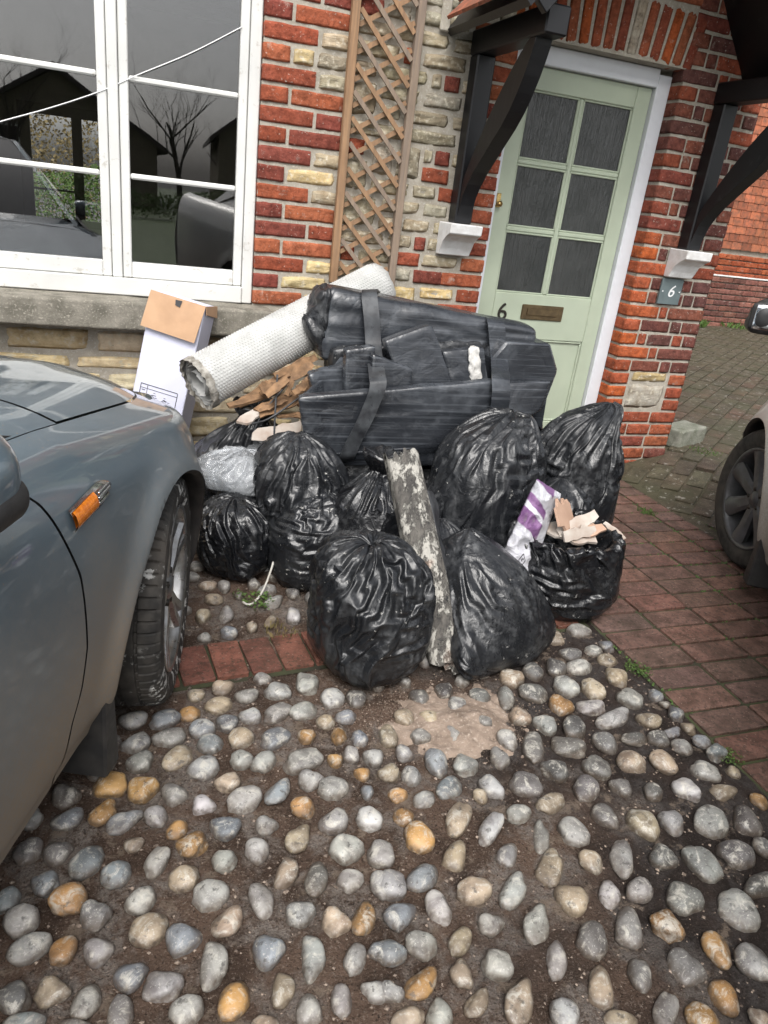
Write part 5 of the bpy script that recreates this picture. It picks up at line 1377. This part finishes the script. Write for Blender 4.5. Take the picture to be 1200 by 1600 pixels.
# white dimpled membrane roll
ra, rb = np.array((.272, -.615, .585)), np.array((1.075, -.255, .955))
roll = empty('membrane_roll', tuple(ra), 0, 'rolled white dimpled membrane lying across the heap, dirty open end by the box', 'roll')
ax = rb - ra; RL = np.linalg.norm(ax); ax /= RL
e1 = np.cross(ax, (0, 0, 1)); e1 /= np.linalg.norm(e1); e2 = np.cross(e1, ax)
RR = .106
def spiral(t0, t1, n, L0, L1, nl, r_of, th=.004):
    V = []
    for k in range(nl):
        l = L0 + (L1 - L0) * k / (nl - 1)
        for i in range(n):
            t = t0 + (t1 - t0) * i / (n - 1); r = r_of(t) * (1 + .012 * math.sin(3 * t + l * 5))
            jag = (.006 * float(vnoise(np.array([t * 6, 1.3, .2]), 4)) if k in (0, nl - 1) else 0)
            V.append(ax * (l + jag) + (e1 * math.cos(t) + e2 * math.sin(t)) * r)
    return np.array(V)
T1 = 2 * math.pi * 3.6
r_of = lambda t: RR - .010 * (T1 - t) / (2 * math.pi)
ns_, nl_ = 200, 26
V = spiral(0, T1, ns_, 0, RL, nl_, r_of)
sh = mesh('sheet', V, grid_faces(nl_, ns_), MT['roll'], roll, smooth=True)
md = sh.modifiers.new('thickness', 'SOLIDIFY'); md.thickness = .0035; md.offset = 0
# dimples on the outer turn
bmv = []; bmf = []
rows_n = int(2 * math.pi * RR / .0125)
for i in range(rows_n):
    t = T1 - 2 * math.pi * (i + .3) / rows_n
    for k in range(int(RL / .0125)):
        l = .02 + k * .0125 + (.00625 if i % 2 else 0)
        if l > RL - .012: continue
        r = r_of(t) * (1 + .012 * math.sin(3 * t + l * 5)) + .0012
        c = ax * l + (e1 * math.cos(t) + e2 * math.sin(t)) * r; nrm = e1 * math.cos(t) + e2 * math.sin(t); tg = np.cross(ax, nrm)
        o = len(bmv)
        for rad, hh in ((.0050, 0), (.0030, .0026)):
            for q in range(6):
                a = math.pi / 3 * q; bmv.append(c + (ax * math.cos(a) + tg * math.sin(a)) * rad + nrm * hh)
        for q in range(6): bmf.append((o + q, o + (q + 1) % 6, o + 6 + (q + 1) % 6, o + 6 + q))
        bmf.append(tuple(o + 6 + q for q in range(6)))
o = mesh('dimples', bmv, bmf, MT['roll'], roll, smooth=False); tag(o, kind='stuff')
# inner tube of the roll and its frayed rim
V = spiral(0, 2 * math.pi, 60, -.01, RL * .5, 8, lambda t: .052); mesh('core', V, grid_faces(8, 60), MT['roll'], roll, smooth=True)
V = []; n = 120
for k in range(3):
    for i in range(n):
        t = 2 * math.pi * i / n; r = RR * (1.005 + .02 * float(vnoise(np.array([i * .35, k, 1.]), 2))) - (.014 if k == 2 else 0)
        l = (-.016 if k == 0 else (.014 if k == 1 else -.012)) + .006 * float(vnoise(np.array([i * .5, k * 2., 4.]), 5))
        V.append(ax * l + (e1 * math.cos(t) + e2 * math.sin(t)) * r)
F = [tuple(a) for a in grid_faces(2, n, True)] + [(i, (i + 1) % n, 2 * n + (i + 1) % n, 2 * n + i) for i in range(n)]
mesh('frayed_rim', V, F, MT['roll_dirty'], roll, smooth=True)

# cardboard box standing against the sill
cb = empty('cardboard_box', (.20, -.20, .0), 0, 'tall white printed carton with brown flap folded down, leaning on the sill', 'box')
bw, bd, bh = .225, .16, .82
bm = bmesh.new(); bx(bm, -bw / 2, bw / 2, -bd / 2, bd / 2, 0, bh, .003)
bmt = Matrix.Rotation(R(-23), 4, 'Z'); 
cb.rotation_euler = (R(-7), R(9.5), R(-24)); cb.location = (.085, -.235, .03)
bm_obj('carton', bm, MT['carton_white'], cb)
def plate(name, pts, m, th=.003):
    bm = bmesh.new(); P = [Vector(p) for p in pts]; nrm = (P[1] - P[0]).cross(P[2] - P[0]).normalized() * th
    A = [bm.verts.new(p) for p in P]; B = [bm.verts.new(p + nrm) for p in P]
    bm.faces.new(A); bm.faces.new(B[::-1])
    for i in range(len(A)): bm.faces.new((A[i], B[i], B[(i + 1) % len(A)], A[(i + 1) % len(A)]))
    return bm_obj(name, bm, m, cb)
yf = -bd / 2
plate('front_flap', [(-bw / 2 - .006, yf - .004, bh + .004), (bw / 2 + .002, yf - .004, bh + .004), (bw / 2 - .006, yf - .028, bh - .15), (-bw / 2 - .014, yf - .022, bh - .145)], MT['carton'])
plate('side_flap', [(bw / 2 + .003, yf, bh + .004), (bw / 2 + .003, -yf, bh + .004), (bw / 2 + .012, -yf + .004, bh - .045), (bw / 2 + .010, yf + .01, bh - .03)], MT['carton'])
plate('tape_mark', [(-.01, yf - .0085, bh - .005), (.018, yf - .0085, bh - .003), (.014, yf - .0125, bh - .03), (-.006, yf - .0125, bh - .026)], MT['ink'], .001)
lines = []
x0, x1, z1, z0 = -.085, .075, .44, .30
for a in ((x0, x1, z1, z1 + .003), (x0, x1, z1 - .016, z1 - .014), (x0, x1, z0, z0 + .003), (x0, x0 + .003, z0, z1), (x1, x1 + .003, z0, z1), (x0 + .03, x0 + .032, z0, z1)): lines.append(a)
bm = bmesh.new()
for a in lines: bx(bm, a[0], a[1], yf - .0012, yf + .001, a[2], a[3])
r5 = random.Random(4)
for cx, cz in ((x0 + .06, .40), (x0 + .115, .395), (x0 + .07, .34), (x0 + .12, .335)):
    for k in range(9):
        a = r5.uniform(0, 6.28); q = r5.uniform(.002, .014); bx(bm, cx + q * math.cos(a) * 1.3 - .004, cx + q * math.cos(a) * 1.3 + .005, yf - .0012, yf + .001, cz + q * math.sin(a), cz + q * math.sin(a) + .0018)
for k in range(5): bx(bm, x0 + .008, x0 + .022, yf - .0012, yf + .001, .415 - k * .022, .418 - k * .022)
bm_obj('printed_table', bm, MT['ink'], cb)

# broken boards under the roll
r6 = random.Random(21)
def shard(label, c, L, W, T, rot, m, cat='board', group=None, seed=0, name='broken_board'):
    r = random.Random(seed); n = 9
    up = [(-L / 2 + L * (i + r.uniform(-.35, .35)) / (n - 1), W / 2 * (1 + r.uniform(-.4, .2)) * (.55 + .45 * math.sin(math.pi * (i + 1) / (n + 1)))) for i in range(n)]; dn = [(L / 2 - L * (i + r.uniform(-.35, .35)) / (n - 1), -W / 2 * (1 + r.uniform(-.4, .2)) * (.55 + .45 * math.sin(math.pi * (i + 1) / (n + 1)))) for i in range(n)]
    o = prism(name, up + dn, 'z', -T / 2, T / 2, m, None, .0)
    o.location = c; o.rotation_euler = rot; return tag(o, label, cat, group)
spec = [((.545, -.60, .575), .30, .055, .012, (R(20), R(-22), R(25)), 'board'), ((.60, -.68, .55), .26, .05, .014, (R(40), R(-18), R(15)), 'board'), ((.50, -.70, .505), .24, .06, .01, (R(10), R(-12), R(40)), 'plaster'),
        ((.62, -.62, .62), .22, .045, .012, (R(60), R(-30), R(10)), 'board'), ((.56, -.74, .535), .16, .045, .012, (R(55), R(-25), R(-5)), 'board'), ((.66, -.70, .59), .14, .06, .012, (R(30), R(-35), R(50)), 'board'),
        ((.47, -.66, .54), .20, .03, .012, (R(20), R(-15), R(10)), 'board'), ((.545, -.80, .455), .20, .06, .008, (R(60), R(-8), R(12)), 'plaster'), ((.64, -.60, .66), .20, .04, .014, (R(70), R(-20), R(20)), 'board')]
small = []
for k in range(14):
    small.append(((.50 + r6.random() * .18, -.78 + r6.random() * .16, .50 + r6.random() * .12), r6.uniform(.05, .12), r6.uniform(.015, .035), .008, (R(r6.uniform(0, 70)), R(r6.uniform(-40, 0)), R(r6.uniform(-20, 60))), 'board'))
for i, (c, L, W, T, ro, mk) in enumerate(spec):
    if mk == 'board': shard('torn brown hardboard strip in the tangle under the white roll', c, L, W, T, ro, MT['board'], 'board', 'torn hardboard strips under the roll', 30 + i)
    else: shard(['long grey white plasterboard offcut under the torn hardboard strips', '', '', '', '', 'dirty white plasterboard offcut lying on the torn bag'][i - 2], c, L, W, T, ro, MT['plaster'], 'board', None, 30 + i)
for i, (c, L, W, T, ro, mk) in enumerate(small): shard('small hardboard splinter among the larger torn strips under the roll', c, L, W, T, ro, MT['board'], 'splinter', 'hardboard splinters under the roll', 130 + i, 'board_splinter')
for i, p in enumerate(([(.445, -.80, .42), (.50, -.72, .50), (.60, -.66, .60)], [(.53, -.82, .40), (.535, -.79, .52), (.545, -.74, .66)], [(.40, -.72, .46), (.50, -.80, .50), (.66, -.75, .60)])):
    tube('wire', catmull(p, 16), .004, MT['black_rubber'], None, 6); 
for i, o in enumerate([o for o in bpy.data.objects if o.name.split('.')[0] == 'wire']):
    tag(o, 'bent black wire poking out of the boards under the roll', 'wire', 'wires under the roll')
box_ = shard('dark flat strip leaning between the carton and the bags', (.405, -.50, .28), .52, .05, .012, (R(60), R(-62), R(20)), MT['black_rubber'], 'strip', None, 77, 'plastic_strip')

# plasterboard scraps in the open bag
for i, (c, L, W, T, ro, mk) in enumerate((((1.50, -1.37, .335), .15, .12, .010, (R(58), R(12), R(35)), 'buff'), ((1.555, -1.38, .305), .17, .05, .010, (R(40), R(-18), R(10)), 'plaster'), ((1.58, -1.40, .285), .15, .055, .010, (R(30), R(-14), R(-10)), 'buff'), ((1.545, -1.42, .285), .14, .05, .009, (R(60), R(-8), R(5)), 'plaster'), ((1.71, -1.40, .28), .10, .03, .004, (R(20), R(25), R(-50)), 'plaster'), ((1.60, -1.36, .275), .16, .07, .01, (R(15), R(5), R(20)), 'buff'), ((1.53, -1.39, .27), .18, .10, .01, (R(20), R(5), R(-20)), 'plaster'))):
    if mk == 'buff': shard('buff paper faced plasterboard scrap in the open black bag', c, L, W, T, ro, MT['buff'], 'board', 'buff scraps in the open bag', 50 + i)
    else: shard('pale broken plasterboard scrap in the open black bag', c, L, W, T, ro, MT['plaster'], 'board', 'pale scraps in the open bag', 50 + i)

# purple and white sack
sk = empty('plaster_sack', (1.36, -1.36, .27), 0, 'crushed white and purple paper sack hanging over the open bag', 'sack')
TLc, TRc, BRc, BLc = np.array((1.385, -1.315, .455)), np.array((1.505, -1.315, .395)), np.array((1.345, -1.465, .135)), np.array((1.20, -1.47, .205))
def sack_grid(n, m_, a0, a1, off):
    V = []
    for i in range(n):
        s_ = a0 + (a1 - a0) * i / (n - 1)
        for j in range(m_):
            t = j / (m_ - 1)
            p = (TLc * (1 - t) + TRc * t) * (1 - s_) + (BLc * (1 - t) + BRc * t) * s_
            nrm = np.array((-.35, -.82, .45)); nrm /= np.linalg.norm(nrm)
            th = .045 * math.sin(math.pi * t) ** .6 * (.35 + .65 * math.sin(math.pi * min(1, .15 + s_ * .8)))
            cr = .016 * float(fnoise(p * 24, 7, 3)) + .018 * (1 - abs(float(vnoise(np.array([s_ * 7, t * 2.2, 2.]), 9))) * 2)
            pinch = 1 - .25 * math.sin(math.pi * s_)
            V.append(p + nrm * (off * th + cr) - np.array((1.36, -1.36, .27)))
    return V
n, mm = 64, 30
A = sack_grid(n, mm, 0, 1, 1.0); B = sack_grid(n, mm, 0, 1, -.6); k = len(A)
F = grid_faces(n, mm); F2 = [tuple(q + k for q in f[::-1]) for f in F]
for i in range(n - 1):
    F2.append((i * mm, (i + 1) * mm, k + (i + 1) * mm, k + i * mm)); F2.append((i * mm + mm - 1, k + i * mm + mm - 1, k + (i + 1) * mm + mm - 1, (i + 1) * mm + mm - 1))
for j in range(mm - 1):
    F2.append((j, k + j, k + j + 1, j + 1)); b0 = (n - 1) * mm; F2.append((b0 + j, b0 + j + 1, k + b0 + j + 1, k + b0 + j))
tk = NT('printed_paper_sack')
at = tk.n('Attribute'); at.attribute_name = 'run'
av = tk.n('Attribute'); av.attribute_name = 'across'
run = tk.math('ADD', at.outputs['Fac'], tk.math('MULTIPLY', tk.math('SUBTRACT', tk.noise(11, 2), .5), .10))
run = tk.math('ADD', run, tk.math('MULTIPLY', av.outputs['Fac'], -.16))
def band(a, b): return tk.math('MULTIPLY', tk.rng(run, a - .006, a + .006), tk.rng(run, b - .006, b + .006, 1, 0))
pm = tk.math('MAXIMUM', tk.math('MAXIMUM', band(-.3, .01), band(.16, .25)), band(.31, .49))
pm = tk.math('MULTIPLY', pm, tk.rng(av.outputs['Fac'], .70, .74, 1, 0))
wc_ = tk.mix(tk.rng(tk.noise(14, 5, .6), .4, .7), (.58, .58, .62), (.40, .40, .43))
pc_ = tk.mix(tk.rng(tk.noise(20, 4), .4, .7), (.155, .07, .18), (.25, .14, .27))
cc_ = tk.mix(pm, wc_, pc_); cc_ = tk.mix(tk.rng(tk.noise(30, 5, .7), .58, .7, 0, .6), cc_, (.3, .28, .26))
tk.set(col=cc_, rough=.5, spec=.4, nrm=tk.bump(tk.math('ABSOLUTE', tk.math('SUBTRACT', tk.noise(22, 4, .6, dist=1), .5)), .6, .02))
so = mesh('paper_skin', A + B, F + F2, tk.m, sk, smooth=True)
for nm, val in (('run', [i / (n - 1) for i in range(n) for j in range(mm)] * 2), ('across', [j / (mm - 1) for i in range(n) for j in range(mm)] * 2)):
    so.data.attributes.new(nm, 'FLOAT', 'POINT').data.foreach_set('value', val)
def on_sack(s_, t):
    p = (TLc * (1 - t) + TRc * t) * (1 - s_) + (BLc * (1 - t) + BRc * t) * s_; nrm = np.array((-.35, -.82, .45)); nrm /= np.linalg.norm(nrm)
    return p + nrm * .066 - np.array((1.36, -1.36, .27))
dia = [on_sack(.80, .50), on_sack(.86, .62), on_sack(.94, .56), on_sack(.88, .44)]
tube('printed_diamond', dia + dia[:1], .0016, MT['ink'], sk, 5)
tube('printed_letter', [on_sack(.86, .49), on_sack(.88, .53), on_sack(.84, .53), on_sack(.86, .57)], .0016, MT['ink'], sk, 5)

# rotten post
ptop, pbot = np.array((.822, -1.40, .575)), np.array((.928, -1.735, .02))
post = empty('timber_post', tuple(pbot), 0, 'old timber post with flaking white paint leaning upright in front of the bags', 'post')
ax2 = ptop - pbot; PL = np.linalg.norm(ax2); ax2 /= PL
f1 = np.cross(ax2, (0, 1, 0)); f1 /= np.linalg.norm(f1); f1 = -f1 if f1[0] < 0 else f1
f2 = np.cross(f1, ax2); f2 = f2 if f2[1] < 0 else -f2
sec = [(-.046, .0), (-.05, .02), (-.042, .034), (-.018, .044), (.006, .047), (.030, .042), (.046, .026), (.05, .0), (.046, -.03), (.02, -.042), (-.02, -.042), (-.045, -.03)]
sec = catmull(sec + sec[:1], 60)[:-1] * 1.2
V = []; n = 70
for i in range(n):
    l = PL * i / (n - 1); w = 1.0 - .10 * (i / n) + .16 * max(0, .25 - i / n)
    for a, b in sec:
        e = 0
        if i >= n - 1: e = .03 * float(vnoise(np.array([a * 60, b * 60, 1.]), 3))
        if i == 0: e = .012 * float(vnoise(np.array([a * 60, b * 60, 5.]), 3))
        q = np.array([a * 22, b * 22, l * 3.0]); d = 1 + .055 * float(fnoise(q, 5, 3)) - .09 * max(0, float(vnoise(np.array([a * 70, b * 70, l * 5.]), 12)) - .35)
        V.append(ax2 * (l + e) + (f1 * a + f2 * b) * w * d)
F = grid_faces(n, len(sec), True); F.append(tuple(range(len(sec)))[::-1]); F.append(tuple((n - 1) * len(sec) + k for k in range(len(sec))))
smooth_angle(mesh('shaft', V, F, MT['post'], post), 35)
# black membrane hanging down the side of the post
V = []; n = 40
for i in range(n):
    l = PL * (.05 + .76 * i / (n - 1))
    for j in range(8):
        t = j / 7; w = .055 * (1 - .5 * (i / n)) + .01 * math.sin(i * .4)
        V.append(ax2 * l + f1 * (.057 + w * t) + f2 * (.012 - .05 * t + .008 * float(fnoise(np.array([l * 14, t * 3, 1.]), 6, 2))))
o = mesh('membrane_strip', V, grid_faces(n, 8), MT['black_rubber'], post, smooth=True); md = o.modifiers.new('thickness', 'SOLIDIFY'); md.thickness = .004
for k in range(5):
    a = -.045 + k * .021; L = .05 + .02 * (k % 3)
    bar('frayed_strip', tuple(f1 * a + f2 * .03 + ax2 * .05), tuple(f1 * (a + .006) + f2 * .055 - ax2 * (L - .05) + np.array((0, 0, .0))), .017, .004, MT['post'], post, up=tuple(f2), bev=0)
# ---------------------------------------------------------------- weeds
def leaf_clump(name, label, loc, n, r, h, m, cat='weed', group=None, size=.012, seed=0, blade=False):
    rr = random.Random(seed); V = []; F = []
    for k in range(n):
        a = rr.uniform(0, 6.28); d = r * math.sqrt(rr.random()); z = h * rr.random() * (1 - .5 * d / r)
        p = Vector((d * math.cos(a), d * math.sin(a), z)); ll = size * rr.uniform(.6, 1.3)
        b = rr.uniform(0, 6.28); t = Vector((math.cos(b), math.sin(b), rr.uniform(.1, .9) + (2.2 if blade else 0))).normalized(); s = t.cross(Vector((rr.uniform(-1, 1), rr.uniform(-1, 1), 1))).normalized()
        w = .12 if blade else .42
        if blade: p.z = 0; ll = h * rr.uniform(.6, 1.4)
        o = len(V); V += [p, p + t * ll * .5 + s * ll * w, p + t * ll + Vector((0, 0, -.15 * ll)), p + t * ll * .5 - s * ll * w]; F.append((o, o + 1, o + 2, o + 3))
    o = mesh(name, V, F, m, None, loc=loc); return tag(o, label, cat, group, 'stuff' if blade else None)
leaf_clump('weed', 'leafy green weed growing at the end of the white cord', (.415, -1.29, .0), 130, .05, .035, MT['leaf'], seed=1)
leaf_clump('weed', 'tiny weed by the cobbles under the torn bag, next to the leafy one', (.355, -1.235, .0), 40, .022, .02, MT['leaf'], size=.008, seed=2)
leaf_clump('dry_grass', 'dry grass tuft on the edge of the red tile strip', (.455, -1.475, .0), 70, .055, .022, MT['leaf_dry'], 'grass', seed=3, blade=True)
leaf_clump('moss', 'green moss where the cobbles meet the pavers by the bag', (1.565, -1.86, .0), 260, .045, .010, MT['leaf'], 'moss', size=.006, seed=4)
leaf_clump('moss', 'green moss at the paver edge far from the bags', (1.57, -2.27, .0), 260, .04, .010, MT['leaf'], 'moss', size=.006, seed=5)
leaf_clump('grass_tuft', 'small grass tuft in the joints of the brick path near the silver car', (2.50, -.66, .0), 120, .05, .018, MT['leaf'], 'grass', seed=6, blade=True)
leaf_clump('grass_tuft', 'low weeds in the drive beside the concrete block', (3.36, -.05, .11), 160, .10, .016, MT['leaf'], 'grass', seed=7, blade=True)
leaf_clump('grass_tuft', 'grass growing at the foot of the outbuilding wall', (7.35, 4.85, .19), 220, .16, .11, MT['leaf'], 'grass', seed=8, blade=True)
leaf_clump('grass_tuft', 'thin weeds along the outbuilding wall beyond the mirror', (8.1, 4.85, .2), 160, .25, .07, MT['leaf'], 'grass', seed=9, blade=True)
V = []; F = []
rr = random.Random(9)
for k in range(2200):                     # moss and crumbs in the paver joints
    if rr.random() < .5: x = 1.572 + .2345 * rr.randint(0, 5) - .003 + rr.uniform(-.006, .006); y = rr.uniform(-2.6, -.1)
    else: x = rr.uniform(1.57, 2.66); y = -.1095 * rr.randint(1, 24) + .0 + rr.uniform(-.006, .006)
    if float(vnoise(np.array([x * 4, y * 4, 0.]), 3)) < -.05: continue
    r = rr.uniform(.002, .006); o = len(V); z = .001
    V += [(x - r, y, z - .004), (x, y + r, z - .004), (x + r, y, z - .004), (x, y - r, z - .004), (x, y, z + r * .5)]; F += [(o, o + 3, o + 4), (o + 3, o + 2, o + 4), (o + 2, o + 1, o + 4), (o + 1, o, o + 4)]
o = mesh('joint_moss', V, F, MT['leaf'], path); tag(o, kind='stuff')
blk = slab('concrete_block', (3.33, .16, .155), (.15, .06, 0), (-.03, .075, 0), (0, 0, .058), MT['concrete'], None, rad=.008, n=14, amp=.004, freq=20, seed=4); tag(blk, 'mossy concrete block lying at the house corner on the drive', 'block')

# ---------------------------------------------------------------- what lies behind the camera, seen in the window glass
def gable_house(name, loc, rz, w, d, hw, hr, label):
    h = empty(name, loc, rz, label, 'house')
    box('wall', -w / 2, w / 2, 0, d, 0, hw, MT['far_stone'], h, 0)
    prism('gable', [(-w / 2, hw), (w / 2, hw), (0, hw + hr)], 'y', .0, d, MT['far_stone'], h)
    for s in (-1, 1):
        prism('roof', [(s * (w / 2 + .35), hw - .3), (s * (w / 2 + .35), hw - .15), (0, hw + hr + .22), (0, hw + hr + .04)], 'y', -.3, d + .3, MT['far_roof'], h)
    for x in (-w / 4, w / 4):
        wn = box('window', x - .5, x + .5, d + .01, d + .06, .9, 2.2, MT['white_paint'], h, .01); box('pane', x - .43, x + .43, d + .062, d + .07, .97, 2.13, MT['car_glass'], wn, 0)
    box('chimney', -.22, .22, d / 2 - .3, d / 2 + .3, hw + hr * .7, hw + hr + .45, MT['far_stone'], h, 0)
    return h
gable_house('stone_house', (-2.0, -36, 0), 0, 6.6, 9, 2.1, 1.9, 'stone gabled house across the road, mirrored in the window')
gable_house('stone_house', (7.3, -33, 0), R(4), 7, 9, 2.6, 2.6, 'second gabled house across the road beyond the white van')
def bare_tree(loc, h, seed, label):
    r = random.Random(seed); t = empty('bare_tree', loc, 0, label, 'tree', 'bare trees across the road')
    V = []; F = []; V2 = []; F2 = []
    def grow(p, d, L, rad, depth):
        nonlocal V, F, V2, F2
        pts = [p]; q = p.copy(); dd = d.copy()
        for k in range(4):
            dd = (dd + Vector((r.uniform(-.16, .16), r.uniform(-.16, .16), r.uniform(-.02, .12)))).normalized(); q = q + dd * L / 4; pts.append(q.copy())
        rads = [rad * (1 - .5 * k / 4) for k in range(5)]
        if depth == 0: v, f = tube_data(pts, rads, 7, len(V)); V += v; F += f
        else: v, f = tube_data(pts, rads, 4 if depth > 1 else 5, len(V2), False); V2 += v; F2 += f
        if depth < 6:
            for k in range(r.choice((2, 3, 3)) + (3 if depth == 0 else 0)):
                i = r.randint(1 if depth else 2, 4); ax = Vector((r.uniform(-1, 1), r.uniform(-1, 1), r.uniform(-.1, .9))).normalized()
                grow(pts[i], (dd * .75 + ax * .75).normalized(), L * r.uniform(.5, .78), rads[i] * .58, depth + 1)
    grow(Vector((0, 0, -.05)), Vector((0, 0, 1)), h * .36, h * .017, 0)
    mesh('trunk', V, F, MT['bark'], t, smooth=True); mesh('crown', V2, F2, MT['bark'], t)
bare_tree((1.9, -24, 0), 6.4, 3, 'bare winter tree between the two gabled houses'); bare_tree((-3.3, -24.5, 0), 6.2, 5, 'bare tree before the stone gabled house'); bare_tree((3.6, -26, 0), 5.0, 8, 'low bare tree close to the second gabled house')
def hedge(name, loc, L, D, Hh, n, m, label, seed, size=.12):
    r = random.Random(seed); V = []; F = []
    for k in range(n):
        p = Vector((r.uniform(-L / 2, L / 2), r.uniform(-D / 2, D / 2), Hh * r.random() ** .7)); p.z *= 1 + .18 * math.sin(p.x * 1.7 + seed)
        t = Vector((r.gauss(0, 1), r.gauss(0, 1), r.gauss(.3, 1))).normalized(); s = t.cross(Vector((r.gauss(0, 1), r.gauss(0, 1), r.gauss(0, 1)))).normalized(); l = size * r.uniform(.6, 1.4)
        o = len(V); V += [p, p + t * l * .5 + s * l * .35, p + t * l, p + t * l * .5 - s * l * .35]; F.append((o, o + 1, o + 2, o + 3))
    o = mesh(name, V, F, m, None, loc=loc); return tag(o, label, 'hedge')
hedge('hedge', (0, -20, 0), 30, 1.2, .75, 22000, MT['leaf'], 'long clipped hedge across the road', 3, .07)
hedge('shrubbery', (-.8, 7.2, 0), 3, .8, 1.35, 16000, MT['leaf'], 'green shrubs in the back garden seen through the room', 5, .035)
hedge('dry_shrubbery', (-1.2, 9.5, 0), 4.5, .8, 2.6, 16000, MT['leaf_dry'], 'dry brown hedge behind the green shrubs in the garden', 6, .05)
# white van parked behind
van = empty('white_van', (3.55, -9.5, 0), R(80), 'white panel van parked across the yard, mirrored in the window', 'van')
side = [(-2.4, .35), (-2.45, 1.0), (-2.35, 2.0), (-2.15, 2.25), (1.2, 2.3), (1.6, 2.15), (2.15, 1.35), (2.75, 1.1), (2.9, .8), (2.88, .35)]
bm = bmesh.new()
o = prism('body', side, 'y', -.95, .95, MT['van'], van, .09); smooth_angle(o, 40)
for s in (-1, 1):
    prism('cab_window', [(1.0, 1.35), (1.0, 2.0), (1.5, 2.0), (2.0, 1.38)], 'y', s * .952, s * .958, MT['car_glass'], van)
    for u in (-1.55, 1.9):
        w = lathe('wheel', [(.05, s * .97), (.2, s * .98), (.21, s * .96), (.32, s * .96), (.345, s * .92), (.345, s * .78), (.05, s * .76)], MT['rubber'], van, 32); w.location = (u, 0, .34)
    box('rear_lamp', -2.46, -2.40, s * .80 - .06, s * .80 + .06, .9, 1.4, simple('red_lens', (.3, .01, .01), (.2, .01, .01), 9, .2, 0), van, .01)
for s in (-1, 1): box('rear_window', -2.452, -2.385, s * .42 - .3, s * .42 + .3, 1.4, 1.95, MT['car_glass'], van, .02)

# thin white cable slung across the window
cab = tube('cable', catmull([on_y(-150, 232, .028), on_y(0, 190, .028), on_y(80, 168, .028), on_y(155, 143, .028), on_y(213, 118, .028), on_y(300, 82, .028), on_y(378, 42, .028)], 40), .0022, MT['white_print'], None, 6); tag(cab, 'thin white cable slung slantwise across the window panes', 'cable')
